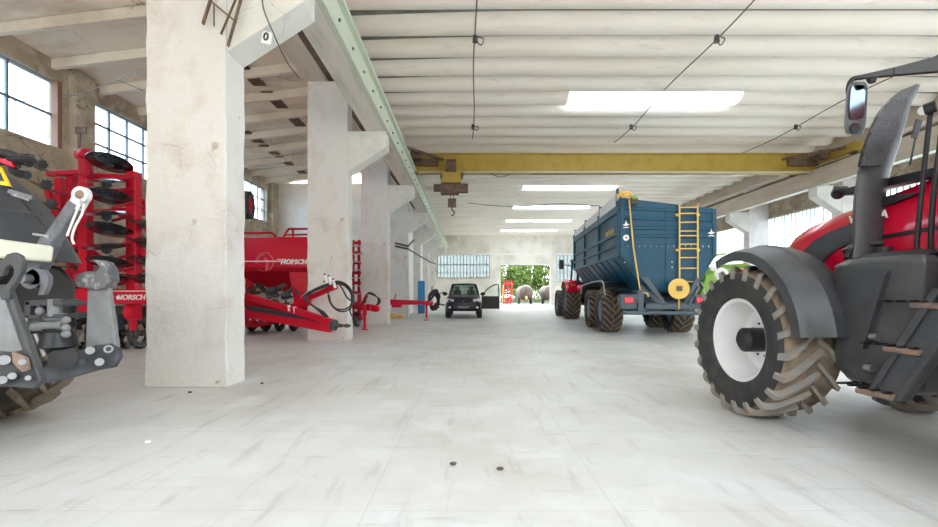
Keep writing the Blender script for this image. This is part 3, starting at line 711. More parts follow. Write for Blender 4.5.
def inside(px, py):
    for (y1, l1, r1), (y2, l2, r2) in zip(ins, ins[1:]):
        if y2 <= py <= y1:
            t = (y1 - py) / (y1 - y2); return l1 + (l2 - l1) * t < px < r1 + (r2 - r1) * t
    return False
for fam in (1, -1):
    for k in range(-60, 60):
        seg = []
        for s_ in range(-60, 61):
            px_ = 882 + s_ * .8; py_ = 132 + fam * s_ * 1.3 + k * 4.4
            if inside(px_, py_): seg.append((px_, py_))
        if len(seg) > 1: b.bar(P(*seg[0], D - .05), P(*seg[-1], D - .05), .012, .012, (0, 1, 0))
b.build('perforated_shield', 'chassis_light', ex, True)
b = MB().tube([P(910, 165, D - .01), P(917, 130, D - .01), P(919, 122, D)], .008, 6).bar(P(914, 138, D - .02), P(919, 120, D - .02), .012, .05); b.build('shield_clip', 'grey_arm', ex, True)
b = MB().bar(P(849, 262, 3.85), P(890, 256, 3.85), .1, .04).bar(P(845, 252, 3.95), P(858, 244, 3.95), .05, .05).tube([P(846, 258, 3.9), P(856, 246, 3.9), P(884, 243, 3.8)], .02, 8, 4); b.build('pillar_foot', 'plastic_d', ex, True)
# front mirror bar and side knob behind the pillar
b = MB().bar(P(850, 192, 4.35), P(940, 172, 3.5), .12, .07).cyl(P(833, 190, 4.45), P(846, 191, 4.4), .045, .05, 14).cyl(P(846, 191, 4.4), P(856, 191, 4.35), .035, .035, 14)
b.ball(P(838, 193.5, 4.45), .06, 12, 8); b.build('air_intake', 'plastic_d', tr, True)
# mirror on its arm
b = MB(); b.bar((3.56, 2.9, 2.9), P(940, 64, 2.95), .035, .11); b.bar(P(940, 64, 2.95), P(893, 72, 3.05), .035, .11, w2=.03, h2=.055).bar(P(893, 72, 3.05), P(862, 77, 3.13), .03, .055, w2=.025, h2=.03); b.tube([P(864, 77, 3.13), P(853, 79, 3.16), P(849, 86, 3.18), P(849, 95, 3.18)], .018, 8, 4)
b.cyl(P(872, 78, 3.1), P(872, 83, 3.1), .035, .02, 10); b.build('mirror_arm', 'plastic_d', tr, True, bevel=.004)
b = MB()
def oval(cx, cy, w_, h_, d_, n=20, p_=2.6, lean=0):
    r_ = []
    for i in range(n):
        t = 2 * math.pi * i / n; c, s = math.cos(t), math.sin(t)
        x = abs(c) ** (2 / p_) * (1 if c > 0 else -1) * w_; y = abs(s) ** (2 / p_) * (1 if s > 0 else -1) * h_
        r_.append(P(cx + x + lean * y, cy + y, d_))
    return r_
b.loft([oval(856, 108, 10, 26, 3.16, p_=5, lean=-.06), oval(856, 108, 11, 27, 3.20, p_=5, lean=-.06), oval(855, 108, 10, 24, 3.26, p_=4, lean=-.06), oval(853, 108, 6, 16, 3.3)])
mr_ = b.build('mirror_housing', 'plastic', tr, True, smooth=45)
MB().loft([oval(857.5, 102, 7.5, 17, 3.15, p_=5, lean=-.06), oval(857.5, 102, 7.5, 17, 3.17, p_=5, lean=-.06)]).build('mirror_glass', 'mirror', mr_, True, smooth=0)
MB().loft([oval(855.5, 128, 5, 5.5, 3.15, p_=2), oval(855.5, 128, 5, 5.5, 3.17, p_=2)]).build('wide_angle_glass', 'mirror', mr_, True, smooth=0)
# handrails
MB().tube([P(931, 110, 3.3), P(929, 125, 3.3), P(922, 190, 3.35), P(917, 240, 3.4), P(918, 249, 3.4), P(924, 252, 3.38)], .017, 10, 5).build('handrail', 'plastic_d', tr, True)
MB().tube([P(945, 105, 3.2), P(938, 160, 3.2), P(933, 200, 3.25), P(931, 245, 3.3), P(936, 252, 3.3), P(946, 252, 3.2)], .018, 10, 5).build('handrail', 'plastic_d', tr, True)
kb = MB().cyl(P(924, 110, 3.3), P(936, 106, 3.25), .04, .045, 14).build('work_lamp', 'plastic_d', tr, True)
MB().cyl(P(923, 110.5, 3.29), P(924.6, 110, 3.3), .033, n=14).build('lamp_lens', 'white', kb, True)
# cab (outside the picture but there)
b = MB()
for sx in (-1, 1): b.bar((sx * .62, -1.9, 1.5), (sx * .72, -2.0, 2.85), .08, .1).bar((sx * .72, -3.5, 1.6), (sx * .7, -3.3, 2.85), .1, .1).bar((sx * .62, -1.9, 1.5), (sx * .72, -3.5, 1.6), .08, .1)
b.bar((-.62, -1.9, 1.5), (.62, -1.9, 1.5), .1, .3).bar((-.7, -3.4, 1.6), (.7, -3.4, 1.6), .1, .3)
cab = b.build('cab_frame', 'plastic_d', tr)
MB().loft([[(-.8, -1.8, z), (.8, -1.8, z), (.85, -2.6, z), (.8, -3.5, z), (-.8, -3.5, z), (-.85, -2.6, z)] for z in (2.85, 2.95, 3.02)]).build('cab_roof', 'red_tractor', cab, bevel=.04)
MB().add([(-.65, -1.92, 1.6), (.65, -1.92, 1.6), (.72, -1.98, 2.84), (-.72, -1.98, 2.84)], [(0, 1, 2, 3)]).add([(-.7, -2.0, 1.6), (-.75, -3.4, 1.6), (-.75, -3.3, 2.84), (-.76, -2.05, 2.84)], [(0, 1, 2, 3)]).add([(.7, -2.0, 1.6), (.75, -3.4, 1.6), (.75, -3.3, 2.84), (.76, -2.05, 2.84)], [(0, 1, 2, 3)]).build('cab_glass', 'car_pane', cab, smooth=0)
MB().box(-.3, .3, -3.1, -2.5, 1.3, 1.7).box(-.3, .3, -3.25, -3.1, 1.6, 2.3).build('seat', 'plastic_d', cab, bevel=.05)

# ================================================================ BLUE GRAIN TRAILER
tl = thing('grain_trailer', 'petrol blue tandem tipping trailer with yellow ladder and yellow shutter disc on its back', 'trailer', (4.35, 12.5, 0), -R(4))
Lb = 7.5; Wb = 2.66
def zt(v): return 4.06
b = MB()
# hopper: straight sides above, sloping below
sec = [(0, 2.36), (0, 4.06), (Wb, 3.70), (Wb, 2.40), (2.25, 1.72), (1.85, 1.35), (.85, 1.35), (.45, 1.75)]
b.prism([(u, 0, z) for u, z in sec], (0, .05, 0))
b.prism([(u, Lb - .05, z if z < 3.9 else 3.9) for u, z in sec], (0, .05, 0))
for u0, u1, za, zb_ in ((0, .04, 3.87, 2.36), (Wb - .04, Wb, 3.72, 2.4)):
    b.box(u0, u1, 0, Lb, zb_, za)
b.add([(0, 0, 2.36), (0, Lb, 2.36), (.8, Lb, 1.38), (.8, 0, 1.38), (.04, 0, 2.4), (.04, Lb, 2.4), (.84, Lb, 1.42), (.84, 0, 1.42)], [(0, 1, 2, 3), (4, 7, 6, 5), (0, 3, 7, 4), (1, 5, 6, 2)])
b.add([(Wb, 0, 2.4), (Wb, Lb, 2.4), (2.1, Lb, 1.38), (2.1, 0, 1.38), (Wb - .04, 0, 2.44), (Wb - .04, Lb, 2.44), (2.06, Lb, 1.42), (2.06, 0, 1.42)], [(0, 1, 2, 3), (4, 7, 6, 5), (0, 3, 7, 4), (1, 5, 6, 2)])
b.box(.78, 2.12, 0, Lb, 1.34, 1.4)
bd = b.build('body', 'blue', tl, smooth=0)
b = MB()
for v in (0.0, 2.5, 5.0, Lb - .1): b.box(-.07, 0.0, v, v + .13, 2.36, 3.98)
for z, h in ((3.65, .22), (3.0, .10), (2.68, .07), (2.36, .09)): b.box(-.06, .0, 0, Lb, z, z + h)
b.build('side_ribs', 'blue', bd, bevel=.01)
b = MB()
for v in (.7, 1.5, 2.3, 3.1, 3.9, 4.7, 5.5, 6.3): b.prism([(-.04, v, 2.36), (.5, v, 1.72), (.56, v, 1.76), (.06, v, 2.40), (-.04, v, 2.44)], (0, .05, 0))
b.build_each('gusset', 'blue', bd)
b = MB()     # folded ribs across the back
for z0_, z1_ in ((3.78, 3.62), (3.50, 3.38), (3.22, 3.14), (2.98, 2.94)):
    b.add([(0, -.03, z0_), (Wb, -.03, z1_), (Wb, -.03, z1_ - .05), (0, -.03, z0_ - .05), (0, 0, z0_ + .03), (Wb, 0, z1_ + .03), (Wb, 0, z1_ - .07), (0, 0, z0_ - .07)], [(0, 1, 2, 3), (0, 4, 5, 1), (3, 2, 6, 7)])
b.box(0, .1, -.035, 0, 2.36, 4.0).box(Wb - .1, Wb, -.035, 0, 2.4, 3.7).box(1.28, 1.31, -.02, 0, 1.4, 3.8)
b.build('back_ribs', 'blue', bd)
b = MB()
for i in range(17): b.cyl((.22 + i * .16, -.022, 2.66 - i * .003), (.22 + i * .16, 0, 2.66), .013, n=6)
for q in ((.13, 2.2), (1.45, 2.05), (1.45, 2.2)): b.cyl((q[0], -.022, q[1]), (q[0], 0, q[1]), .02, n=6)
b.build('rivets', 'pale', bd)
b = MB().box(.0, .035, .1, Lb - .1, 4.02, 4.34)
brd = MB()
brd.add([(-.02, .3, 3.86), (-.02, Lb - .1, 3.86), (-.02, Lb - .1, 4.14), (-.02, .3, 4.24), (.04, .3, 3.86), (.04, Lb - .1, 3.86), (.04, Lb - .1, 4.10), (.04, .3, 4.24)], [(0, 1, 2, 3), (4, 7, 6, 5), (3, 2, 6, 7), (0, 3, 7, 4), (1, 5, 6, 2)])
brd.build('side_board', 'white', bd)
b = MB()
for v, z in ((.04, 4.12), (2.5, 4.30), (5.0, 4.26), (Lb - .12, 4.22), (.3, 4.40)): b.box(-.03, .05, v, v + .06, 3.9, z)
b.build_each('stake', 'chassis', bd)
# emblem, disc badge and yellow lettering
for q in ((.16, 3.28), (2.52, 3.02)):
    e = MB(); u, z = q
    e.prism([(u - .11, -.045, z - .01), (u - .03, -.045, z + .02), (u, -.045, z + .11), (u + .03, -.045, z + .02), (u + .11, -.045, z + .01), (u + .04, -.045, z - .03), (u, -.045, z - .05), (u - .04, -.045, z - .03)], (0, .01, 0))
    e.box(u - .08, u + .08, -.045, -.035, z - .10, z - .075); e.build('emblem', 'white', bd)
MB().cyl((.16, -.05, 2.90), (.16, -.03, 2.90), .085, n=24).build('badge_disc', 'white', bd)
MB().cyl((.16, -.056, 2.90), (.16, -.05, 2.90), .03, n=12).build('badge_centre', 'red_lens', bd)
text('lettering', 'KRÖGER', .27, 'yellow', bd, face_matrix((-.015, 1.15, 3.16), (0, -1, 0), (0, 0, 1)), world=False, bold=.008)
# ladder
b = MB(); ux = [1.62, 2.12]
for u in ux: b.bar((u, -.10, 1.35), (u, -.10, 3.84), .036, .035)
z = 1.62
ld = b.build('ladder', 'yellow', tl)
b = MB()
for z in (1.62, 2.0, 2.3, 2.55, 2.68, 2.92, 3.05, 3.3, 3.55, 3.72): b.box(ux[0], ux[1], -.12, -.09, z, z + .03)
b.build_each('rung', 'yellow', ld)
MB().box(ux[0] - .1, ux[0], -.1, 0, 2.5, 2.56).box(ux[0] - .1, ux[0], -.1, 0, 3.5, 3.56).box(ux[1], ux[1] + .06, -.1, 0, 2.5, 2.56).box(ux[1], ux[1] + .06, -.1, 0, 3.5, 3.56).build_each('bracket', 'yellow', ld)
# shutter disc
b = MB().cyl((1.48, -.42, 1.43), (1.48, -.38, 1.43), .285, n=32).bar((1.48, -.4, 1.2), (1.48, -.4, .86), .07, .03, w2=.03)
sd_ = b.build('shutter_disc', 'yellow', tl)
MB().box(1.41, 1.55, -.47, -.42, 1.37, 1.50).build('disc_hub', 'steel_dark', sd_)
# crank pole and winch
MB().tube([(.22, -.12, 3.98), (.33, -.16, 2.6), (.46, -.3, 1.45), (.52, -.33, 1.33), (.66, -.33, 1.3), (.68, -.33, 1.2)], .022, 8).build('crank_pole', 'yellow', tl)
b = MB().ball((.12, -.1, 4.10), .10, 12, 8, (1.2, .8, .75)).tube([(-.08, -.08, 4.02), (.0, -.12, 4.18), (.24, -.1, 4.16), (.36, -.1, 4.02)], .035, 8, 4)
wn = b.build('tarp_winch', 'yellow', tl)
MB().box(.26, .46, -.16, -.04, 3.84, 4.03).build('winch_gear', 'steel_dark', wn, bevel=.02)
MB().box(.30, .40, -.2, -.1, 3.98, 4.08).build('winch_cap', 'green_paint', wn)
# chassis
b = MB()
for u in (.85, 1.75): b.box(u, u + .12, -.1, Lb + .5, 1.05, 1.36)
b.box(.2, 2.5, .9, 1.05, 1.0, 1.2).box(.2, 2.5, 4.6, 4.75, 1.0, 1.2)
b.bar((.91, Lb + .4, 1.2), (1.36, Lb + 1.0, .75), .16, .2).bar((1.81, Lb + .4, 1.2), (1.36, Lb + 1.0, .75), .16, .2).box(1.28, 1.44, Lb + .9, Lb + 1.15, .7, .8)
b.bar((.5, -.2, 1.5), (1.1, -.35, .95), .08, .08).bar((2.1, -.2, 1.5), (1.75, -.35, .95), .08, .08).bar((.25, -.25, 1.2), (.6, -.35, .8), .1, .08).bar((2.3, -.25, 1.25), (2.1, -.35, .8), .09, .08)
b.box(.6, 2.15, -.38, -.28, .86, 1.02).box(.38, .55, -.35, 0, .85, 1.4)
b.prism([(.5, -.2, 1.75), (1.1, -.2, 1.02), (1.22, -.2, 1.02), (.7, -.2, 1.75)], (0, -.05, 0)).prism([(2.15, -.2, 1.72), (1.75, -.2, 1.02), (1.66, -.2, 1.02), (2.0, -.2, 1.72)], (0, -.05, 0))
ch = b.build('chassis', 'chassis', tl, bevel=.008)
MB().cyl((-.02, -.38, .76), (2.42, -.38, .76), .055, n=14).box(.38, .5, -.42, -.34, .76, 1.05).box(2.08, 2.2, -.42, -.34, .76, 1.1).build('bumper_tube', 'chassis', tl)
for sx, u in ((-1, -.06), (1, 2.14)):
    lb_ = MB().box(u - (.02 if sx < 0 else .2), u + (.5 if sx < 0 else .25), -.34, -.12, .86 if sx < 0 else 1.0, 1.27).build('lamp_bracket', 'chassis', tl, bevel=.01)
    uu = u + (.1 if sx < 0 else -.15)
    MB().box(uu - .02, uu + .24, -.38, -.34, 1.04, 1.20).build('tail_lamp', 'red_lens', lb_, bevel=.01)
    MB().box(uu + .30, uu + .37, -.37, -.34, 1.08, 1.14).build('side_reflector', 'steel_dark', lb_)
for v in (2.3, 4.25):
    MB().cyl((.3, v, .72), (2.4, v, .72), .09).box(.85, .97, v - .1, v + .1, .72, 1.1).box(1.75, 1.87, v - .1, v + .1, .72, 1.1).build('axle', 'chassis', tl)
    for sx, u in ((-1, .24), (1, 2.50)):
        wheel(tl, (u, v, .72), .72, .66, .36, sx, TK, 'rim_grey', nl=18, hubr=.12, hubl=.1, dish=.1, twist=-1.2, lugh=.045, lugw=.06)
for sx, u in ((-1, .22), (1, 2.52)):
    b = MB(); q = -sx
    for pts in ([(1.2, 1.45), (1.5, 1.62), (2.3, 1.68), (3.3, 1.66), (4.3, 1.66), (4.9, 1.58), (5.3, 1.2)],):
        for (v0, z0_), (v1, z1_) in zip(pts, pts[1:]):
            b.add([(u - .36, v0, z0_), (u + .36, v0, z0_), (u + .36, v1, z1_), (u - .36, v1, z1_), (u - .36, v0, z0_ + .03), (u + .36, v0, z0_ + .03), (u + .36, v1, z1_ + .03), (u - .36, v1, z1_ + .03)],
                  [(0, 1, 2, 3), (4, 7, 6, 5), (0, 4, 5, 1), (3, 2, 6, 7), (0, 3, 7, 4), (1, 5, 6, 2)])
    mg = b.build('mudguard', 'plastic_d', tl)
    MB().tube([(u + sx * .37, 1.15, 1.25), (u + sx * .37, 1.35, 1.62), (u + sx * .37, 1.6, 1.72), (u + sx * .37, 3.2, 1.70), (u + sx * .37, 4.9, 1.62), (u + sx * .37, 5.2, 1.3)], .022, 8).build('mudguard_rail', 'pale', mg)
# ================================================================ TRACTOR PULLING THE TRAILER
tt = thing('tractor', 'dark tractor with red rear wheel covers hitched in front of the blue trailer, mostly hidden', 'tractor', (6.1, 22.0, 0), -R(3))
for sx in (-1, 1):
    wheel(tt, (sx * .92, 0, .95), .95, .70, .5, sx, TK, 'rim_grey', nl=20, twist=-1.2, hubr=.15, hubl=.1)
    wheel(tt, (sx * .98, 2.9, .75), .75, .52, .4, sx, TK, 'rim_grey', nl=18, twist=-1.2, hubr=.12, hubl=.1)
    b = MB(); rings = []
    for i in range(10):
        a = R(25 + i * 13); rr = 1.06
        n_ = Vector((0, -math.cos(a), math.sin(a))); c_ = Vector((0, 0, .95)) + n_ * rr
        rings.append([c_ + Vector((sx * .52, 0, 0)), c_ + Vector((sx * 1.3, 0, 0)), c_ + Vector((sx * 1.3, 0, 0)) - n_ * .1, c_ + Vector((sx * .52, 0, 0)) - n_ * .04])
    fd = b.loft(rings).build('rear_fender', 'red_tractor', tt, smooth=50)
    MB().box(sx * 1.0 - .2, sx * 1.0 + .2, -1.02, -.9, 1.55, 1.72).build('tail_lamp', 'red_lens', fd); MB().box(sx * 1.0 - .12, sx * 1.0 + .12, -1.04, -1.02, 1.68, 1.74).build('indicator', 'orange', fd)
    b = MB().tube([(sx * .68, 1.1, 2.75), (sx * 1.15, 1.15, 2.85), (sx * 1.2, 1.15, 2.8)], .025, 8).box(sx * 1.22 - .12, sx * 1.22 + .12, 1.1, 1.2, 2.6, 3.1); b.build('mirror', 'plastic_d', tt)
b = MB().loft([hood_ring(y, hw * .9, 1.0, z_) for y, hw, z_ in ((.9, .5, 1.95), (2.2, .48, 1.85), (3.3, .42, 1.7), (3.6, .3, 1.4))]); b.build('bonnet', 'red_tractor', tt, smooth=60)
MB().box(-.3, .3, -.5, 3.5, .7, 1.2).cyl((-.7, 0, .95), (.7, 0, .95), .15).cyl((-.8, 2.9, .75), (.8, 2.9, .75), .1).box(-.1, .1, -1.1, -.4, .6, .8).build('engine_block', 'plastic_d', tt)
b = MB()
for sx in (-1, 1): b.bar((sx * .75, -.7, 1.5), (sx * .68, -.6, 2.98), .09, .09).bar((sx * .75, 1.1, 1.4), (sx * .68, .95, 2.98), .09, .09).bar((sx * .75, -.7, 1.5), (sx * .75, 1.1, 1.4), .09, .12)
b.bar((-.75, -.7, 1.5), (.75, -.7, 1.5), .09, .12).box(-.75, .75, -.7, 1.1, 1.2, 1.35)
cf = b.build('cab_frame', 'plastic_d', tt)
MB().box(-.78, .78, -.8, 1.1, 2.95, 3.1).build('cab_roof', 'plastic_d', cf, bevel=.05)
MB().add([(-.72, -.69, 1.55), (.72, -.69, 1.55), (.66, -.6, 2.96), (-.66, -.6, 2.96)], [(0, 1, 2, 3)]).build('rear_window', 'car_pane', cf, smooth=0)
MB().box(-.3, .3, -.2, .3, 1.35, 1.7).box(-.3, .3, -.35, -.2, 1.6, 2.2).build('seat', 'plastic_d', cf, bevel=.04)
# ================================================================ GREEN MOWER BEHIND
gm = thing('mower', 'green farm implement with white and red panels between the blue trailer and tractor wheel', 'implement', (P(722, 0, 15.2).x, 15.2, 0), R(6)); gm.scale = (1, 1, 1.18)
b = MB().loft([[(-1.1, y, 1.02), (-.9, y, 1.75 - abs(y) * .3), (-.3, y, 1.95 - abs(y) * .3), (.9, y, 2.0 - abs(y) * .3), (1.3, y, 1.7), (1.4, y, 1.02)] for y in (-.45, 0, .45)]); bd2 = b.build('hood', 'green_paint', gm, smooth=40)
MB().ball((-.35, -.45, 1.65), .22, 14, 10, (1.2, .3, .9)).ball((-.62, -.44, 1.85), .14, 12, 8, (1, .3, .8)).build('white_panel', 'white', bd2)
MB().prism([(-.2, -.48, 1.66), (.5, -.48, 1.55), (1.0, -.48, 1.62), (1.0, -.48, 1.78), (.3, -.48, 1.82)], (0, .05, 0)).build('red_panel', 'red', bd2)
MB().bar((-1.2, -.5, 1.0), (1.4, -.5, 1.1), .1, .12).bar((-.9, -.3, .5), (1.2, -.3, .5), .12, .12).bar((0, 0, 1.1), (0, -.2, .45), .15, .15).bar((.8, 0, 1.1), (.8, -.2, .45), .1, .1).build('frame', 'chassis', gm)
for x_ in (.9, 1.5): MB().lathe([(-.1, .2), (-.11, .34), (-.06, .4), (.06, .4), (.11, .34), (.1, .2), (0, .18)], (x_, -.1, .4), 'x', 24, closed=True).cyl((x_ - .04, -.1, .4), (x_ + .04, -.1, .4), .2).build('wheel', 'tyre_side', gm)
MB().tube([(-1.2, -.3, 1.05), (-1.0, -.35, 1.6), (-.55, -.35, 2.15), (-.1, -.3, 2.25)], .03, 8, 5).build('hoop', 'green_paint', gm)
# ================================================================ RED IMPLEMENTS IN THE AISLE
def disc_mb(c, r, ax, notched=True, dish=.05, n=48):
    c = Vector(c); ax = Vector(ax).normalized(); mb = MB(); _, _, a, b_ = mb.frame(c, c + ax); rings = []
    for k, (rr, o) in enumerate(((.001, dish), (.35, dish * .85), (.8, dish * .3), (1.0, 0), (1.0, -.008), (.8, dish * .3 - .012), (.35, dish * .85 - .012), (.001, dish - .012))):
        ring = []
        for i in range(n):
            t = 2 * math.pi * i / n; q = rr * r
            if rr == 1.0 and notched and i % 4 == 0: q *= .88
            ring.append(c + ax * o + (a * math.cos(t) + b_ * math.sin(t)) * q)
        rings.append(ring)
    mb.loft(rings, caps=False); return mb
hr = thing('disc_harrow', 'tall folded red disc harrow with stacked black discs against the window wall', 'harrow', (P(100, 0, 10).x, 10.3, 0))
def px2(b_, x1, y1, x2, y2, d1, w_, h_=None, d2=None): return b_.bar(P(x1, y1, d1), P(x2, y2, d2 or d1), w_, h_ or w_)
b = MB()
px2(b, 86, 152, 86, 312, 9.9, .20); px2(b, 134, 172, 134, 320, 9.9, .22); px2(b, 60, 178, 60, 236, 10.0, .16); px2(b, 72, 176, 76, 240, 10.5, .12)
px2(b, 48, 174, 86, 172, 10, .12); px2(b, 86, 176, 134, 178, 10.2, .14); px2(b, 86, 193, 134, 191, 10.2, .14); px2(b, 70, 194, 90, 190, 10, .1)
for y_ in (210, 245, 280): px2(b, 60, y_ + 3, 150, y_ - 2, 10.3, .07)
px2(b, 45, 182, 62, 232, 10.05, .1); px2(b, 60, 235, 86, 222, 10, .1); px2(b, 30, 262, 90, 240, 10.1, .1); px2(b, 62, 300, 90, 262, 10.1, .11)
px2(b, 90, 250, 134, 275, 10.1, .09); px2(b, 134, 240, 150, 262, 10, .1); px2(b, 134, 215, 150, 232, 10, .1)
for x_ in (70, 170): px2(b, x_, 176, x_, 312, 11.6, .12)
for y_ in (296,): px2(b, 30, y_, 210, y_, 11.6, .1)
fr = b.build('frame', 'red', hr, True, smooth=0, bevel=.015)
px_ = MB(); px_.ball(P(86, 155, 9.85), .16, 14, 10).cyl(P(86, 160, 9.85), P(86, 176, 9.85), .14, .11).box(P(80, 0, 9.9).x, P(92, 0, 9.9).x, 9.75, 9.9, P(0, 160, 9.9).z, P(0, 153, 9.9).z); px_.build('mast_head', 'red_dull', fr, True)
b = MB()
for x_ in (50, 66, 74, 142):
    for y_ in (200, 236, 270): px2(b, x_, y_, x_ + 8, y_ + 12, 10.1, .07)
for i in range(10): px2(b, 112, 182 + i * 13, 134, 176 + i * 13, 9.75, .05)
b.build_each('disc_arm', 'red_dull', fr, True, smooth=0)
k = 0
def put_disc(px, py, d, r, ax, nt_=True):
    c = P(px, py, d); g = disc_mb(c, r, ax, nt_).build('disc', 'disc', hr, True, smooth=50)
    a_ = Vector(ax).normalized(); MB().cyl(c - a_ * .13, c + a_ * .06, .10, .08, 14).cyl(c - a_ * .10, c - a_ * .17, .05, n=10).build('disc_hub', 'grey_arm', g, True)
for i, y_ in enumerate((163, 181, 197, 213, 230, 246, 263, 278)):
    put_disc(106 if i % 2 else 110, y_, 9.55, .42, (.05, -.3, 1 if i % 2 else -1), False)
for i, y_ in enumerate((164, 184, 203, 221)):
    put_disc(40 + 5 * i, y_ + 3, 9.3, .38, (-.45, -.15, -1))
for i, y_ in enumerate((222, 240, 258, 276)): put_disc(146, y_, 10.0, .36, (.3, -.2, 1))
for i, y_ in enumerate((172, 190, 208, 226, 244, 262, 280)): put_disc(78 if i % 2 else 75, y_ + 5, 11.0, .36, (.1, -.1, 1))
for i, y_ in enumerate((153, 158)): put_disc(14 + 0 * i, y_ + 4, 9.9 + i * .3, .36, (-.2, -.2, 1))
lbm = MB(); p = P(60, 304, 9.7); q = P(152, 289, 9.7); lbm.box(p.x, q.x, 9.7, 9.85, p.z, q.z); low = lbm.build('carrier_beam', 'red', hr, True, bevel=.01)
MB().box(P(95, 0, 9.7).x, P(152, 0, 9.7).x, 9.69, 9.7, P(0, 291.5, 9.7).z, P(0, 290.6, 9.7).z).build('stripe', 'white', low, True)
text('lettering', 'HORSCH', .155, 'white', low, face_matrix(P(131, 297.5, 9.685), (1, 0, 0), (0, 0, 1)), shear=.2, bold=.004)
text('lettering', '8.5 XT', .10, 'white', low, face_matrix(P(107, 297.5, 9.685), (1, 0, 0), (0, 0, 1)), shear=.2, bold=.001)
MB().cyl(P(118.5, 297.5, 9.69), P(118.5, 297.5, 9.68), .045, n=20).build('emblem', 'white', low, True)
# packer rings at the bottom
for i, x_ in enumerate((68, 84, 98, 112, 126, 140)):
    c = P(x_, 322, 10.2); c.z = .37; g = MB(); n = 22
    g.lathe([(-.05, .22), (-.06, .33), (0, .345), (.06, .33), (.05, .22)], c, 'x', 30, closed=True)
    for t in range(n):
        a_ = 2 * math.pi * t / n; v = Vector((0, math.cos(a_), math.sin(a_))); g.bar(c + v * .32, c + v * .37, .11, .04, (1, 0, 0))
    g.cyl(c - Vector((.1, 0, 0)), c + Vector((.1, 0, 0)), .07)
    g.build('packer_ring', 'disc', hr, True)
b = MB(); p = P(60, 318, 10.1); q = P(150, 306, 10.1); b.box(p.x, q.x, 10.15, 10.3, p.z, q.z); px2(b, 128, 305, 136, 335, 10, .12)
pf = b.build('packer_frame', 'steel_dark', hr, True); MB().cyl(P(129, 312, 9.8), P(137, 312, 9.8), .18, .16, 16).bar(P(133, 300, 9.85), P(133, 330, 9.85), .1, .1).build('packer_mount', 'red', pf, True)
MB().box(P(114, 0, 9.9).x, P(121, 0, 9.9).x, 9.8, 10, P(0, 330, 9.9).z, P(0, 314, 9.9).z).build('ballast_box', 'chassis', pf, True)
# gauge wheel held high behind the first column
c = P(247, 205, 11.5); t_ = tyre_mb(.37, .24, .2, 24, .012, .02).build('gauge_wheel', ['tyre_side', 'tyre_side', 'tyre_side'], hr); inv = parent_matrix(hr).inverted(); t_.location = inv @ c; t_.rotation_euler = (0, 0, R(12))
rim_mb(.2, .24, .02).build('wheel_rim', 'red_dull', t_)
px2(MB(), 120, 215, 243, 205, 11.5, .12).bar(P(200, 208, 11.5), P(200, 320, 11.5), .14, .14).build('wheel_arm', 'red_dull', hr, True)

# ---------------------------------------------------------------- red seeder with tank and drawbar
se = thing('seed_drill', 'red seed drill with big lettered tank and long hose draped drawbar behind the nearest column', 'seed drill', (-6.2, 14.5, 0))
D = 13.6; yb_ = 16.2; xl, xr = P(222, 0, D).x, P(331, 0, D).x
def zz(y_, d=D): return P(0, y_, d).z
b = MB()
def tring(z, ix, iy): return [(xl + ix, D + iy, z), (xr - ix, D + iy, z), (xr - ix, yb_ - iy, z), (xl + ix, yb_ - iy, z)]
b.loft([tring(zz(268), 0, 0), tring(zz(246), 0, 0), tring(zz(237), .0, .10), tring(zz(236), .1, .2)])
tk = b.build('tank', 'red', se, True, smooth=20, bevel=.03)
b = MB(); b.loft([tring(zz(268), 0.02, .02), tring(zz(271), .06, .06), tring(zz(286), 1.0, .8), tring(zz(291), 1.1, .9)]); b.build('hopper', 'red_dull', tk, True, smooth=20)
b = MB().tube([P(240, 233, D + .3), P(262, 233, D + .3), P(272, 233, D + .3), P(276, 238, D + .3)], .035, 8, 3).tube([P(283, 238, D + .3), P(288, 230, D + .3), P(293, 229, D + .3), P(331, 229, D + .3)], .035, 8, 3).tube([P(284, 235, D + .3), P(331, 234, D + .3)], .03, 8)
b.bar(P(293, 229, D + .3), P(293, 237, D + .3), .05, .05)
b.build('guard_rail', 'red_dull', tk, True)
MB().box(P(240, 0, D).x, P(288, 0, D).x, D - .012, D, zz(261.8), zz(260.8)).box(P(277, 0, D).x, P(286, 0, D).x, D - .012, D, zz(259.6), zz(259.0)).build('stripe', 'white', tk, True)
text('lettering', 'HORSCH', .20, 'white', tk, face_matrix(P(293.5, 262.0, D - .01), (1, 0, 0), (0, 0, 1)), shear=.22, bold=.011)
pk = mat('pale red print', (.62, .10, .12), .4); M['print'] = pk
b = MB(); cc = P(265, 262, D - .006)
for a0, a1, r0, r1 in ((100, 190, .22, .30), (-60, 60, .24, .29), (60, 130, .27, .31)):
    n = 10; vs = [cc + Vector((math.cos(R(a0 + (a1 - a0) * i / n)) * r, 0, math.sin(R(a0 + (a1 - a0) * i / n)) * r)) for i in range(n + 1) for r in (r0, r1)]
    b.add(vs + [v + Vector((0, .006, 0)) for v in vs], [(2 * i, 2 * i + 2, 2 * i + 3, 2 * i + 1) for i in range(n)])
b.prism([cc + Vector(v) for v in ((-.05, 0, .16), (.06, 0, .12), (.12, 0, -.05), (.08, 0, -.28), (-.0, 0, -.28), (.03, 0, -.05))], (0, .005, 0))
b.prism([cc + Vector(v) for v in ((-.25, 0, -.2), (-.05, 0, -.3), (.02, 0, -.3), (-.2, 0, -.25))], (0, .005, 0))
b.build('printed_emblem', pk, tk, True, smooth=0)
b = MB(); b.prism([P(289, 272, D - .15), P(308, 272, D - .15), P(312, 285, D - .15), P(294, 302, D - .15)], (0, .08, 0)); b.prism([P(312, 262, D + 1.2), P(330, 262, D + 1.2), P(325, 300, D + 1), P(312, 300, D + 1)], (0, .08, 0))
b.build_each('gusset', 'red', tk, True, smooth=0)
b = MB(); rr = random.Random(3)
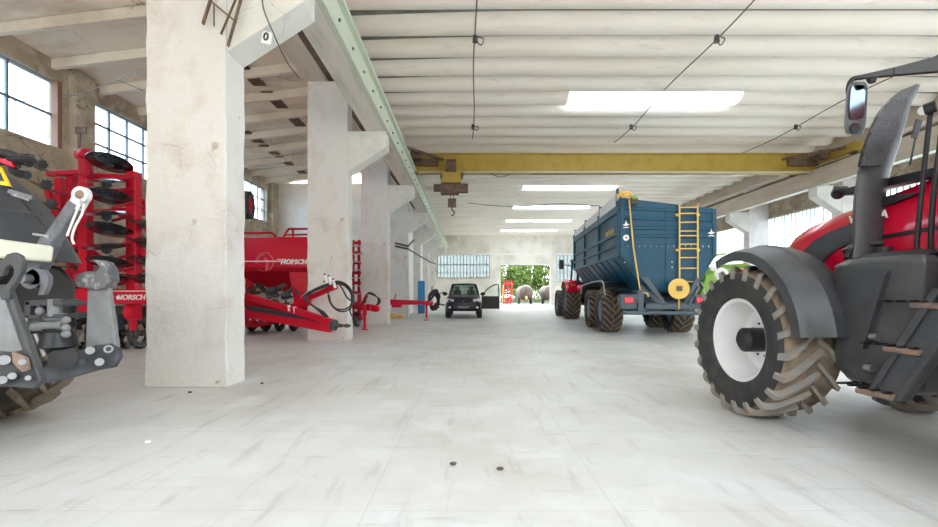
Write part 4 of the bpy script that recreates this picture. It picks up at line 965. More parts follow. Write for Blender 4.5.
for i in range(46):
    x_, y_ = rr.uniform(244, 300), rr.uniform(284, 306); dd = rr.uniform(13.2, 15)
    px2(b, x_, y_, x_ + rr.uniform(-9, 9), y_ + rr.uniform(-7, 7), dd, rr.uniform(.03, .1))
mech = thing('metering_unit', '', '', (0, 0, 1.4)); mech.parent = se
for k_ in ('label', 'category'): del mech[k_]
b.build_each('metering_tube', 'steel_dark', mech, True)
b = MB()
for i in range(14):
    x_, y_ = rr.uniform(246, 298), rr.uniform(286, 300); px2(b, x_, y_, x_ + rr.uniform(-4, 4), y_ + rr.uniform(-4, 4), 13.2, .06)
b.cyl(P(268, 292, 13.3), P(276, 290, 13.3), .12).cyl(P(282, 296, 13.2), P(290, 295, 13.2), .1)
b.build_each('metering_fitting', 'grey_arm', mech, True)
b = MB().prism([P(243, 296, 13.1), P(243, 302, 13.1), P(275, 309, 12.9), P(275, 303, 12.9)], (0, .1, 0)); px2(b, 243, 289, 252, 283, 13.2, .08); px2(b, 243, 303, 300, 315, 13.4, .12); px2(b, 230, 300, 255, 322, 13.6, .16)
b.box(P(232, 0, 13.8).x, P(259, 0, 13.8).x, 13.7, 15.5, zz(327, 13.8), zz(314, 13.8)); b.box(P(232, 0, 13.8).x, P(330, 0, 13.8).x, 13.9, 14.2, zz(314, 13.8), zz(304, 13.8)); b.bar(P(312, 300, 14.5), P(312, 276, 14.5), .2, .2).bar(P(250, 304, 14.2), P(250, 270, 14.2), .2, .2)
b.build('chassis', 'red_dull', se, True, smooth=0, bevel=.01)
for i, x_ in enumerate((238, 252, 266, 280, 294)):
    c = P(x_, 320, 15); c.z = .34
    g = MB().lathe([(-.06, .2), (-.08, .3), (0, .34), (.08, .3), (.06, .2)], c, 'x', 26, closed=True).cyl(c - Vector((.14, 0, 0)), c + Vector((.14, 0, 0)), .08)
    for t in range(16):
        a_ = 2 * math.pi * t / 16; v = Vector((0, math.cos(a_), math.sin(a_))); g.bar(c + v * .3, c + v * .345, .16, .04, (1, 0, 0))
    g.build('packer_tyre', 'tyre_side', se, True)
db = MB(); db.bar(P(236, 311, 13.2), P(331, 328, 10.9), .13, .24, w2=.13, h2=.22).bar(P(236, 307, 14.6), P(331, 327, 10.95), .13, .22)
dbo = db.build('drawbar', 'red', se, True, smooth=0, bevel=.012)
MB().bar(P(236, 293, 13.1), P(324, 319.5, 11.0), .13, .17).build('upper_arm', 'red', dbo, True, smooth=0, bevel=.012)
b = MB()
for x_, y_ in ((289, 308.6), (295, 310.3)): b.bar(P(x_, y_ - 3.5, 11.6), P(x_ + .6, y_ + 2.5, 11.6), .16, .02)
b.build_each('decal_line', 'white', dbo, True)
for x_, y_ in ((250, 319.5), (257.5, 320.3), (265, 321)): MB().cyl(P(x_, y_, 12.55), P(x_, y_, 12.5), .028, n=10).build('bolt', 'bright_steel', dbo, True)
MB().prism([P(322, 317, 10.95), P(332, 319, 10.85), P(332, 331, 10.85), P(328, 331.5, 10.85), P(322, 328, 10.95)], (0, .2, 0)).build('hitch_head', 'red', dbo, True, smooth=0, bevel=.01)
b = MB(); b.cyl(P(332, 325, 10.95), P(335.5, 325.3, 10.92), .14, n=20).cyl(P(335.5, 325.3, 10.92), P(338, 325.3, 10.9), .09, .05, 16); MB_ = b
hp = b.build('hitch_plate', 'grey_arm', dbo, True)
b = MB().cyl(P(336, 325.4, 10.92), P(343, 325.6, 10.9), .055, .045, 14).ball(P(347, 325.7, 10.9), .085, 14, 8, (1.15, .9, .6)); b.cyl(P(335, 319.5, 10.95), P(335, 330, 10.95), .03); b.build('towing_eye', 'steel_dark', dbo, True)
b = MB().prism([P(293, 302, 12), P(307, 293, 11.8), P(312, 297, 11.8), P(308, 306, 11.9), P(293, 308, 12)], (0, .16, 0)).bar(P(308, 298.5, 11.7), P(336.5, 286, 11.2), .09, .14)
bo = b.build('hose_boom', 'red', dbo, True, smooth=0, bevel=.01)
b = MB(); rr = random.Random(5)
for i in range(5):
    o = i * .9 - 2
    b.tube([P(327 + o, 318, 11), P(322 + o, 312, 11), P(312 + o * .5, 305 + o * .5, 11.2), P(306 + o * .5, 300, 11.3), P(307 + o * .5, 295 + o * .3, 11.4), P(315, 290 + o * .5, 11.3), P(326, 285.5 + o * .5, 11.2), P(338, 282 + o * .5, 11.1)], .022, 7, 5)
for pts in (((336, 283), (345, 286), (351, 294), (352.5, 304), (348, 310), (341, 311.5), (334, 308), (329, 300), (328, 290)), ((337, 282), (343, 283), (350, 290), (352, 298), (350, 306), (343, 309.5), (336, 308.5), (331, 303), (329, 295)),
            ((338, 282), (346, 285), (352, 292), (353, 302), (350, 310), (352, 316)), ((338, 283), (342, 288), (346, 296), (351, 301)), ((336, 284), (343, 284), (349, 289), (351.5, 296), (351, 301)), ((335, 282), (340, 281.5), (347, 285), (351.5, 291), (352, 300))):
    b.tube([P(x, y, 11.05 + .05 * rr.random()) for x, y in pts], .02, 7, 5)
for i in range(4): b.tube([P(247, 306 + i, 12.6), P(275, 311 + i, 12), P(300, 316.5 + i * .8, 11.5), P(322, 321 + i * .6, 11)], .022, 6, 3)
b.build_each('hydraulic_hose', 'black', dbo, True)
b = MB()
for x_, y_ in ((325, 275), (329, 276.5), (333.5, 280)): b.cyl(P(x_, y_, 11.1), P(x_ + 1.6, y_ + 8, 11.1), .035, n=10)
b.build_each('hose_coupler', 'white', bo, True)
b = MB()
for x_, y_ in ((325, 275), (329, 276.5), (333.5, 280), (324.5, 282)): b.ball(P(x_ - .2, y_ - .6, 11.1), .03, 8, 6)
b.build_each('coupler_cap', 'plastic_d', bo, True)
# ---------------------------------------------------------------- second and third red implements with drawbar and jack
r2 = thing('cultivator', 'red folded cultivator mostly behind a column, its short drawbar standing on a jack', 'cultivator', (-4.9, 17.2, 0))
b = MB()
for x_ in (353, 359, 345, 335, 325): b.bar(P(x_, 240, 16.9), P(x_, 318, 16.9), .10, .10)
for y_ in (242, 252, 262, 272, 282, 292, 302, 312): b.bar(P(322, y_, 16.95), P(361, y_ + 1, 16.95), .10, .12)
b.box(P(322, 0, 17).x, P(362, 0, 17).x, 16.9, 17.4, .25, .5)
f2 = b.build('frame', 'red_dull', r2, True, smooth=0)
b = MB()
for i, y_ in enumerate((246, 254, 262, 270, 278, 286, 294, 302)): b.lathe([(-.015, .02), (-.01, .24), (.01, .24), (.015, .02)], P(356 + (i % 2) * 2, y_, 16.75), 'z', 20)
b.build_each('disc', 'disc_worn', f2, True)
for x_ in (330, 345, 357):
    c = P(x_, 318, 16.9); c.z = .3; MB().lathe([(-.08, .1), (-.09, .28), (0, .3), (.09, .28), (.08, .1)], c, 'x', 20, closed=True).cyl(c - Vector((.1, 0, 0)), c + Vector((.1, 0, 0)), .1).build('packer_ring', 'disc', r2, True)
b = MB().bar(P(351, 306, 16.9), P(372, 308, 15.3), .16, .2).bar(P(368, 307, 15.5), P(377.5, 309, 15.3), .2, .22).ball(P(377, 308.5, 15.3), .12, 10, 8); d2 = b.build('drawbar', 'red', r2, True, smooth=40, bevel=.01)
b = MB().bar(P(364.8, 306, 15.45), P(364.8, 315, 15.45), .13, .13).cyl(P(364.8, 314, 15.45), P(364.8, 330, 15.45), .05, n=12); p = P(364.8, 330, 15.45); b.cyl((p.x, 15.45, 0), (p.x, 15.45, .03), .12).cyl((p.x, 15.45, 0.01), (p.x, 15.45, .1), .05); b.build('jack', 'red', d2, True)
b = MB().bar(P(362, 305, 15.5), P(367, 295, 15.5), .12, .1).bar(P(358, 305, 15.7), P(360, 298, 15.7), .1, .1); b.build('hose_bracket', 'red_dull', d2, True)
b = MB()
for i in range(4): b.tube([P(364 + i * .5, 303, 15.4), P(366, 296, 15.4), P(369, 292.5 + i * .4, 15.4), P(374, 294 + i * .5, 15.4), P(378 + i * .6, 299, 15.4), P(377 + i * .7, 304, 15.4), P(372, 308, 15.4)], .02, 6, 5)
b.build_each('hydraulic_hose', 'black', d2, True)
r3 = thing('trailed_implement', 'long red drawbar on a thin jack with black hoses, beside the parked pickup', 'implement', (-3.5, 21, 0))
b = MB().bar(P(366, 302, 21), P(420, 302.5, 21), .2, .34, w2=.18, h2=.2).bar(P(418, 302.5, 21), P(433, 303.5, 21), .18, .2).bar(P(392, 306, 20.95), P(402, 306, 20.95), .1, .14)
d3 = b.build('drawbar', 'red', r3, True, smooth=0, bevel=.01)
p = P(426.5, 303, 21); b = MB().bar((p.x, 21, .1), (p.x, 21, .85), .1, .1).cyl((p.x, 21, 0), (p.x, 21, .04), .13); b.build('jack', 'red', d3, True)
b = MB().ball(P(427, 303, 20.85), .15, 10, 6, (1.5, .8, .8)); b.build('hitch_head', 'red_lens', d3, True)
b = MB(); rr = random.Random(9)
for i in range(9): b.tube([P(428 + rr.uniform(-3, 3), 302, 21.1), P(432 + rr.uniform(-3, 3), 296 + rr.uniform(-4, 2), 21.1), P(436 + rr.uniform(-2, 2), 293 + rr.uniform(-3, 6), 21.1), P(440 + rr.uniform(-3, 1), 302 + rr.uniform(-6, 4), 21.1), P(435 + rr.uniform(-4, 4), 310 + rr.uniform(-3, 1), 21.1), P(430, 305, 21.1)], .035, 6, 4)
b.build_each('hydraulic_hose', 'black', d3, True)
b = MB().bar(P(432, 300, 21.2), P(432, 286, 21.2), .05, .05).bar(P(430, 296, 21.2), P(445, 292, 21.2), .05, .05).bar(P(434, 304, 21.2), P(445, 305, 21.2), .08, .08).bar(P(394, 301, 21), P(396, 294, 21), .05, .05); b.build('hose_stand', 'rust', d3, True)
b = MB().box(P(360, 0, 21).x, P(372, 0, 21).x, 20.8, 21.2, .5, 1.3); b.build('frame', 'red_dull', r3, True)
for dx in (-.7, .7):
    c = Vector((P(366, 0, 21).x, 21 + dx, .42)); MB().lathe([(-.1, .2), (-.12, .36), (0, .42), (.12, .36), (.1, .2)], c, 'x', 24, closed=True).cyl(c - Vector((.05, 0, 0)), c + Vector((.05, 0, 0)), .21).bar(c, (c.x, 21, .6), .08, .08).build('wheel', 'tyre_side', r3, True)
# ================================================================ GREY TRACTOR FRONT WITH HITCH, NEAR LEFT (points right)
lt = thing('tractor', 'grey bonneted tractor with front hitch arms, hooks and a white eyed top link rod', 'tractor', (-4.9, 3.6, 0))
def rr_(y0, y1, zt_, zb_, x, k=.14):   # cross section across the bonnet at x, running in depth y
    m_ = (y0 + y1) / 2
    return [Vector((x, y0, zb_)), Vector((x, y0 - .01, zt_ - k * 2)), Vector((x, y0 + .05, zt_ - k)), Vector((x, y0 + .16, zt_ - .03)), Vector((x, m_, zt_)), Vector((x, y1 - .16, zt_ - .03)), Vector((x, y1 - .05, zt_ - k)), Vector((x, y1 + .01, zt_ - k * 2)), Vector((x, y1, zb_))]
def hs(x0, x1, y0, y1, zt_, zb_):
    # raked section: the bottom stands further forward (x1) than the top (x0)
    r = rr_(y0, y1, zt_, zb_, x0)
    for v in r: v.x = x0 + (x1 - x0) * (zt_ - v.z) / (zt_ - zb_)
    return r
b = MB().loft([hs(-6.4, -6.4, 3.1, 3.95, 2.5, 1.62), hs(-4.6, -4.6, 3.12, 3.93, 2.44, 1.60), hs(-4.0, -3.62, 3.14, 3.9, 2.38, 1.58), hs(-3.84, -3.40, 3.24, 3.82, 2.28, 1.56), hs(-3.78, -3.33, 3.40, 3.7, 2.2, 1.56)])
hd = b.build('bonnet', 'hood_grey', lt, True, smooth=45)
b = MB().prism([P(-9, 166, 3.08), P(-1, 166, 3.08), P(9, 186, 3.08), P(-9, 183, 3.08)], (0, .02, 0)); ws_ = b.build('warning_sticker', 'yellow_sign', hd, True, smooth=0)
MB().prism([P(-5, 172, 3.07), P(-1, 172, 3.07), P(3, 181, 3.07), P(-5, 180, 3.07)], (0, .01, 0)).build('sticker_mark', 'sign_black', ws_, True, smooth=0)
b = MB().prism([P(-5, 156, 3.11), P(11, 162, 3.11), P(13, 167, 3.11), P(-5, 160, 3.11)], (0, .02, 0)); b.build('red_trim', 'red_lens', hd, True, smooth=0)
MB().bar(P(-5, 208, 3.085), P(41, 214.5, 3.12), .02, .012).build('bonnet_seam', 'plastic_d', hd, True)
b = MB().bar(P(9, 191, 3.10), P(33, 198, 3.12), .02, .03).bar(P(12, 194, 3.10), P(30, 200, 3.12), .02, .02); b.build('badge_plate', 'worn_iron', hd, True)
b = MB().bar(P(33, 234, 3.1), P(50, 236.5, 3.12), .015, .015); b.build('bright_badge', 'bright_steel', hd, True)
b = MB().prism([P(-6, 238, 3.12), P(54, 246, 3.2), P(52, 262, 3.2), P(-6, 258, 3.12)], (-.5, .5, 0)); b.build('lamp_strip', 'cream', hd, True, smooth=0, bevel=.02)
b = MB().tube([P(-4, 153, 3.15), P(8, 154, 3.15), P(18, 158, 3.15), P(30, 163, 3.15)], .035, 10, 4).ball(P(22, 160, 3.15), .07, 12, 8, (1.5, 1, .5)).tube([P(12, 160, 3.2), P(15, 172, 3.2), P(28, 175, 3.2)], .03, 8, 3); b.build('mirror_bracket', 'plastic_d', hd, True)
# belly and front box
b = MB().loft([[P(-8, 262, d), P(60, 266, d), P(75, 282, d), P(77, 330, d), P(70, 346, d), P(52, 352, d), P(-8, 352, d)] for d in (3.62, 3.7, 4.0)]); bx_ = b.build('front_box', 'plastic_d', lt, True, smooth=20, bevel=.03)
MB().box(-6.4, -4.0, 3.3, 3.75, .75, 1.6).box(-5.1, -4.75, 2.9, 4.1, .62, .82).build('front_axle', 'plastic_d', lt, True, bevel=.02)
for yy, n_ in ((2.66, 1), (4.5, 2)):
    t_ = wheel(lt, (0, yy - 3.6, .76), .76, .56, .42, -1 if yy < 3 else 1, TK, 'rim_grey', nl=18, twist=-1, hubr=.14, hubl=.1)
    t_.rotation_euler = (0, 0, R(90)); t_.location = (-.06, yy - 3.6, .76)
# hitch: nearer lower arm with plate and hook (d 2.75), farther lower arm (d 3.5)
def poly(b_, pts, d, th): b_.prism([P(x, y, d) for x, y in pts], (0, th, 0)); return b_
b = MB(); poly(b, [(-8, 285), (6, 284), (30, 350), (41, 382), (34, 389), (18, 388), (-8, 386)], 2.9, .05)
na = b.build('lower_arm', 'plastic', lt, True, smooth=0, bevel=.012)
b = MB(); poly(b, [(-6, 257), (2, 260), (6, 254), (13, 252), (19, 255), (22, 262), (21, 271), (16, 281), (9, 291), (8, 300), (0, 300), (-2, 290), (6, 284), (12, 276), (13, 269), (10, 265), (5, 268), (2, 276), (-6, 280)], 2.88, .04); b.build('hook', 'plastic', na, True, smooth=0, bevel=.01)
b = MB(); poly(b, [(-8, 292), (2, 292), (22, 350), (14, 352), (-8, 350)], 2.89, .02); b.build('arm_inset', 'silver_arm', na, True, smooth=0)
b = MB()
for x_, y_, r_ in ((4, 360, .032), (12, 376, .022), (2, 380, .026), (22, 362, .02), (28, 378, .016)): b.cyl(P(x_, y_, 2.84), P(x_, y_, 2.92), r_, n=14)
b.build_each('pin', 'bright_steel', na, True)
b = MB(); poly(b, [(12, 352), (26, 358), (28, 370), (22, 372), (12, 362)], 2.86, .02); b.build('rusty_latch', 'rusty_step', na, True, smooth=0)
b = MB(); poly(b, [(34, 366), (50, 359), (70, 354), (95, 345), (108, 344), (117, 350), (118, 358), (112, 368), (96, 371), (60, 381), (40, 384)], 3.42, .06)
fa = b.build('lower_arm', 'grey_arm', lt, True, smooth=0, bevel=.012)
b = MB(); poly(b, [(87, 289), (108, 287), (116, 346), (113, 362), (108, 368), (96, 366), (85, 350)], 3.46, .05); up_ = b.build('upright_plate', 'silver_arm', fa, True, smooth=0, bevel=.012)
b = MB(); poly(b, [(74, 283), (76, 274), (86, 271), (94, 273), (99, 268), (96, 263), (88, 261), (94, 259.5), (102, 262), (107, 269), (108, 279), (104, 288), (96, 290), (84, 288), (76, 287)], 3.42, .12); b.build('hook', 'worn_iron', fa, True, smooth=0, bevel=.01)
b = MB()
for x_, y_, r_ in ((90, 350.5, .035), (108.5, 349, .036), (99.5, 362, .035)): b.cyl(P(x_, y_, 3.36), P(x_, y_, 3.5), r_ * .85, n=16)
b.build_each('pin', 'bright_steel', fa, True)
b = MB()
for x_, y_, r_ in ((108.5, 349, .018), (82, 362, .02)): b.cyl(P(x_, y_, 3.355), P(x_, y_, 3.4), r_, n=12)
b.build_each('pin_hole', 'plastic_d', fa, True)
b = MB().cyl(P(63, 358, 3.36), P(63, 358, 3.5), .085, n=20).cyl(P(63, 358, 3.34), P(63, 358, 3.37), .055, n=16); b.build('knob', 'plastic_d', fa, True)
# top link
b = MB().bar(P(30, 283, 3.3), P(52, 240, 3.3), .10, .10).bar(P(50, 244, 3.3), P(78, 203, 3.3), .085, .085); b.cyl(P(46, 252, 3.3), P(50, 243, 3.3), .065, n=16)
tlk = b.build('top_link', 'link_grey', lt, True, bevel=.012)
b = MB(); n = 20; c = P(82, 195, 3.3)
b.lathe([(-.018, .03), (-.022, .062), (.022, .062), (.018, .03)], c, 'y', 24, closed=True); b.bar(P(76, 208, 3.3), P(81, 199, 3.3), .08, .07); b.build('link_eye', 'tank_hoop_' if False else 'pale', tlk, True)
MB().ball(c, .036, 14, 10, (1, 1.3, 1)).build('link_ball', 'rusty_step', tlk, True)
b = MB(); c2 = P(34, 279, 3.25); b.lathe([(-.03, .03), (-.03, .075), (.03, .075), (.03, .03)], c2, 'y', 20, closed=True); poly(b, [(26, 273), (33, 268), (43, 270), (48, 276), (48, 284), (43, 295), (38, 295), (41, 284), (31, 285), (28, 281)], 3.22, .04); b.build('link_fork', 'link_grey', tlk, True)
MB().cyl(c2 - Vector((0, .1, 0)), c2 + Vector((0, .1, 0)), .035, n=14).build('link_pin', 'bright_steel', tlk, True)
b = MB(); b.tube([P(80, 204, 3.26), P(76, 213, 3.26), P(70, 228, 3.26), P(67, 236, 3.26)], .008, 6, 4).tube([P(84, 204, 3.26), P(82, 214, 3.26), P(75, 227, 3.26), P(72, 238, 3.26), P(74, 244, 3.26)], .008, 6, 4); b.build_each('rope', 'rope', tlk, True)
# bracket stack between the arms (clevis, cylinder)
b = MB(); poly(b, [(24, 301), (52, 299), (63, 303), (63, 306), (26, 306)], 3.3, .22); poly(b, [(24, 301), (30, 301), (30, 318), (24, 318)], 3.3, .22); poly(b, [(24, 315), (64, 314), (64, 318), (26, 319)], 3.3, .22); poly(b, [(36, 304), (40, 304), (40, 318), (36, 318)], 3.29, .03)
cl = b.build('clevis', 'hood_grey', lt, True, smooth=0, bevel=.006)
b = MB().cyl(P(55, 299, 3.34), P(55, 316, 3.34), .045, n=16).cyl(P(46, 317, 3.34), P(66, 317, 3.34), .03, n=12).cyl(P(30, 327, 3.34), P(64, 325, 3.34), .035, n=12)
for x_, y_ in ((66, 320), (66, 328), (66, 334), (40, 311)): b.ball(P(x_, y_, 3.3), .03, 10, 8)
b.build_each('clevis_pin', 'silver_arm', cl, True)
b = MB().cyl(P(27, 322, 3.36), P(36, 322, 3.36), .07, n=16).cyl(P(30, 334, 3.34), P(30, 356, 3.34), .02, n=8).cyl(P(36, 334, 3.34), P(46, 356, 3.34), .02, n=8); b.build('hydraulic_line', 'bright_steel', cl, True)
b = MB().cyl(P(59, 332, 3.4), P(59, 346, 3.4), .10, .13, 20).cyl(P(59, 346, 3.4), P(59, 350, 3.4), .13, .06, 20).cyl(P(59, 334, 3.4), P(59, 328, 3.4), .09, .1, 20); b.build('lift_cylinder', 'plastic_d', cl, True)
b = MB().tube([P(28, 330, 3.4), P(34, 340, 3.36), P(38, 354, 3.36), P(36, 368, 3.4)], .015, 6, 4).tube([P(22, 336, 3.4), P(30, 344, 3.36), P(33, 356, 3.36), P(42, 366, 3.4)], .015, 6, 4); b.build_each('hose', 'steel_dark', cl, True)
b = MB(); b.box(-4.4, -3.75, 3.38, 3.6, .62, 1.0).bar((-4.3, 3.0, .75), (-3.9, 3.5, .8), .12, .14).cyl((-4.0, 2.9, .78), (-4.0, 3.6, .78), .07, n=14); b.build('hitch_frame', 'plastic_d', lt, True, bevel=.01)

# ================================================================ PICKUP

pu = thing('pickup_truck', 'dark blue pickup truck with its front door open, parked facing the camera', 'pickup', (-.28, 22.3, 0))
def psec(y, hw, z0, z1, r=.06): return [(-hw + r, y, z0), (-hw, y, z0 + r * 2), (-hw - .0, y, (z0 + z1) / 2), (-hw + r * .6, y, z1 - r), (-hw + r * 2.5, y, z1), (0, y, z1 + .02), (hw - r * 2.5, y, z1), (hw - r * .6, y, z1 - r), (hw, y, (z0 + z1) / 2), (hw, y, z0 + r * 2), (hw - r, y, z0)]
b = MB().loft([psec(.0, .68, .42, .86), psec(.06, .80, .38, .98), psec(.22, .87, .36, 1.05), psec(.9, .89, .40, 1.12), psec(1.45, .89, .40, 1.16), psec(3.3, .89, .42, 1.13), psec(5.0, .87, .5, 1.13)])
bo_ = b.build('body', 'car', pu, smooth=50)
def cab_r(y0, y1, w0, w1, z0, z1, s=6): return None
b = MB()
roof = [[(-.62, 2.0, 1.72), (0, 1.96, 1.75), (.62, 2.0, 1.72), (.64, 2.6, 1.75), (.62, 3.25, 1.70), (0, 3.3, 1.73), (-.62, 3.25, 1.70), (-.64, 2.6, 1.75)], [(-.58, 2.1, 1.76), (0, 2.05, 1.79), (.58, 2.1, 1.76), (.6, 2.6, 1.79), (.58, 3.15, 1.75), (0, 3.2, 1.77), (-.58, 3.15, 1.75), (-.6, 2.6, 1.79)]]
b.loft(roof)
for s_ in (-1, 1): b.bar((s_ * .78, 1.35, 1.13), (s_ * .62, 2.02, 1.74), .05, .05).bar((s_ * .80, 3.45, 1.12), (s_ * .62, 3.25, 1.72), .09, .07).bar((s_ * .82, 2.4, 1.12), (s_ * .64, 2.45, 1.74), .05, .08)
b.build('cabin', 'car', bo_, smooth=50)
MB().add([(-.76, 1.38, 1.15), (.76, 1.38, 1.15), (.60, 2.02, 1.71), (-.60, 2.02, 1.71)], [(0, 1, 2, 3)]).build('windscreen', 'car_pane', bo_, smooth=0)
MB().add([(-.76, 3.42, 1.15), (.76, 3.42, 1.15), (.60, 3.24, 1.70), (-.60, 3.24, 1.70)], [(0, 1, 2, 3)]).add([(-.80, 1.5, 1.15), (-.82, 3.4, 1.14), (-.64, 3.2, 1.7), (-.64, 2.05, 1.7)], [(0, 1, 2, 3)]).add([(.82, 2.45, 1.15), (.82, 3.4, 1.14), (.64, 3.2, 1.7), (.64, 2.48, 1.7)], [(0, 1, 2, 3)]).build('side_windows', 'car_pane', bo_, smooth=0)
b = MB()
for x_ in (-.38, .38): b.box(x_ - .22, x_ + .22, 2.3, 2.45, 1.0, 1.42).box(x_ - .12, x_ + .12, 2.32, 2.42, 1.42, 1.6)
b.box(-.7, .7, 1.5, 1.7, 1.1, 1.2); b.build('seat_row', 'plastic_d', bo_, bevel=.03)
b = MB()
for k_ in range(2): b.box(-.36, .36, -.03, .02, .80 + k_ * .09, .85 + k_ * .09)
b.box(-.5, .5, -.04, .03, .50, .66); g_ = b.build('grille', 'plastic_d', bo_, bevel=.01)
MB().prism([(0, -.045, .90), (.03, -.045, .86), (0, -.045, .82), (-.03, -.045, .86)], (0, .01, 0)).build('emblem', 'bright_steel', g_)
for s_ in (-1, 1):
    MB().prism([(s_ * .46, -.02, .95), (s_ * .80, .06, 1.0), (s_ * .86, .12, .90), (s_ * .80, .05, .82), (s_ * .48, -.02, .84)], (0, .08, 0)).build('headlamp', 'lamp_glass', bo_, bevel=.01)
    MB().cyl((s_ * .68, -.02, .56), (s_ * .68, .08, .56), .06, n=16).build('fog_lamp', 'lamp_glass', bo_)
    MB().ball((s_ * 1.0, 1.45, 1.22), .13, 12, 8, (1, .5, .75)).bar((s_ * .86, 1.45, 1.16), (s_ * .95, 1.45, 1.2), .05, .04).build('door_mirror', 'car', bo_)
    for yy in (.85, 3.95):
        w_ = MB().lathe([(-.11, .22), (-.13, .3), (-.12, .36), (-.08, .385), (.08, .385), (.12, .36), (.13, .3), (.11, .22), (0, .2)], (s_ * .80, yy, .385), 'x', 36, closed=True).build('tyre', 'tyre_side', pu)
        r_ = MB().cyl((s_ * .80 - .06, yy, .385), (s_ * .80 + .06, yy, .385), .21, n=24)
        for q in range(6):
            a_ = q * math.pi / 3; r_.bar((s_ * .88, yy, .385), (s_ * .88, yy + .2 * math.cos(a_), .385 + .2 * math.sin(a_)), .03, .05)
        r_.build('wheel_rim', 'rim_grey', w_)
        MB().lathe([(-.07, .40), (-.07, .46), (.07, .46), (.07, .40)], (s_ * .86, yy, .385), 'x', 30, closed=True).build('wheel_arch', 'car', bo_) if False else None
MB().box(-.26, .26, -.06, -.04, .52, .63).build('number_plate', 'worn_iron', bo_)
# open front door on the driver side, swung square to the body
b = MB().box(.93, 1.88, 1.43, 1.50, .44, 1.10)
b.tube([(.95, 1.46, 1.10), (1.05, 1.46, 1.25), (1.3, 1.46, 1.52), (1.6, 1.46, 1.68), (1.80, 1.46, 1.70), (1.85, 1.46, 1.45), (1.86, 1.46, 1.1)], .03, 8, 3)
dr_ = b.build('front_door', 'plastic_d', bo_, bevel=.02)
MB().add([(.97, 1.465, 1.1), (1.86, 1.465, 1.1), (1.83, 1.465, 1.45), (1.79, 1.465, 1.68), (1.6, 1.465, 1.66), (1.3, 1.465, 1.5), (1.05, 1.465, 1.24)], [(0, 1, 2, 3, 4, 5, 6)]).build('door_glass', 'car_pane', dr_, smooth=0)
pu.scale = (1.04, 1.04, 1.05)
# ================================================================ OUTSIDE, LIGHT, CAMERA
def tree(x, y, h, r, m, lab, seed, lo=.12):
    rnd = random.Random(seed); t = thing('tree', lab, 'tree', (x, y, .05), 0, 'trees beyond the doorway')
    MB().cyl((0, 0, 0), (0, 0, h * .6), .22, .1, 10).build('trunk', 'bark', t)
    b = MB()
    for i in range(3600):
        a = rnd.uniform(0, 2 * math.pi); u = rnd.uniform(-1, 1); rr = rnd.uniform(.72, 1.02)
        q = math.sqrt(1 - u * u); c = Vector((r * rr * q * math.cos(a), r * rr * q * math.sin(a), h * .5 * (1 + lo) + h * .5 * (1 - lo) * rr * u))
        lump = 1 + .25 * noise.noise(c * .8); c.x *= lump; c.y *= lump
        s_ = rnd.uniform(.12, .26); e1 = Vector((rnd.gauss(0, 1), rnd.gauss(0, 1), rnd.gauss(0, .7))).normalized(); e2 = e1.cross(Vector((rnd.gauss(0, 1), rnd.gauss(0, 1), rnd.gauss(0, 1)))).normalized()
        b.add([c - e1 * s_, c - e2 * s_ * .6, c + e1 * s_, c + e2 * s_ * .6], [(0, 1, 2, 3)])
    b.build('foliage', m, t, smooth=0)
tree(3.6, 66, 6.4, 1.7, 'leaf_y', 'pale yellow green bush beyond the doorway, behind the upright red harrow wing', 1)
tree(7.6, 68, 6.8, 1.9, 'leaf', 'mid green tree rising behind the round beige tank', 2)
tree(12.0, 69, 7.4, 1.9, 'leaf', 'darker green tree beyond the doorway behind the second beige tank', 3)
tree(16.6, 70, 7.5, 2.1, 'leaf', 'green tree seen through the milky end window beside the doorway', 4)
tree(5.9, 77, 8.2, 2.3, 'leaf', 'green tree standing behind the pale bush, deeper in the yard', 5)
tree(11, 78, 9.0, 2.4, 'leaf_y', 'pale green tree standing furthest back beyond the doorway', 6)
tree(3.7, 85, 10.5, 3.0, 'leaf', 'tall dark green tree in the rear row, on the side of the red harrow wing', 11)
tree(11.3, 86, 11, 3.1, 'leaf', 'tall dark green tree in the rear row, above the round beige tank', 12)
tree(18.6, 85, 10.5, 3.1, 'leaf_y', 'tall pale green tree in the rear row, beyond the doorway pillar', 13)
def tank_wagon(x, y, lab):
    t = thing('tank_wagon', lab, 'tank', (x, y, -.02), 0, 'beige tank wagons in the yard')
    b = MB(); b.lathe([(-.2, .02), (-.15, .5), (0, .82), (.2, .92), (3.6, .92), (3.8, .8), (3.95, .4), (3.98, .02)], (0, 0, 1.42), 'y', 28); b.build('tank', 'tank_beige', t)
    b = MB().box(-.35, .35, -.5, 3.8, .42, .55).bar((-.3, -.5, .48), (0, -1.2, .45), .08, .08).bar((.3, -.5, .48), (0, -1.2, .45), .08, .08); b.build('undercarriage', 'rust', t)
    for sx in (-.78, .78):
        w_ = MB().lathe([(-.13, .2), (-.14, .4), (-.08, .45), (.08, .45), (.14, .4), (.13, .2), (0, .18)], (sx, 1.3, .45), 'x', 24, closed=True).cyl((sx - .05, 1.3, .45), (sx + .05, 1.3, .45), .21); w_.build('wheel', 'tyre_side', t)
    MB().lathe([(-.05, .9), (0, .98), (.06, .9)], (0, .6, 1.42), 'y', 28).build('tank_hoop', 'rust', t)
    MB().cyl((0, -.24, 1.7), (0, -.16, 1.7), .22, n=16).cyl((.25, 1.6, 2.3), (.25, 1.6, 2.5), .25).build_each('manhole', 'tank_beige', t)
    MB().cyl((0, -.3, .62), (0, -.3, 1.0), .1).box(-.12, .12, -.35, -.15, .7, .9).build('valve', 'yellow', t)
tank_wagon(7.1, 54, 'round beige tank wagon seen end on in the yard, fully inside the doorway')
tank_wagon(10.25, 54.5, 'pinkish beige tank wagon partly cut off by the doorway pillar')
hw_ = thing('harrow_wing', 'upright folded red harrow wing standing in the yard at the doorway', 'harrow', (4.7, 52, -.02))
b = MB(); 
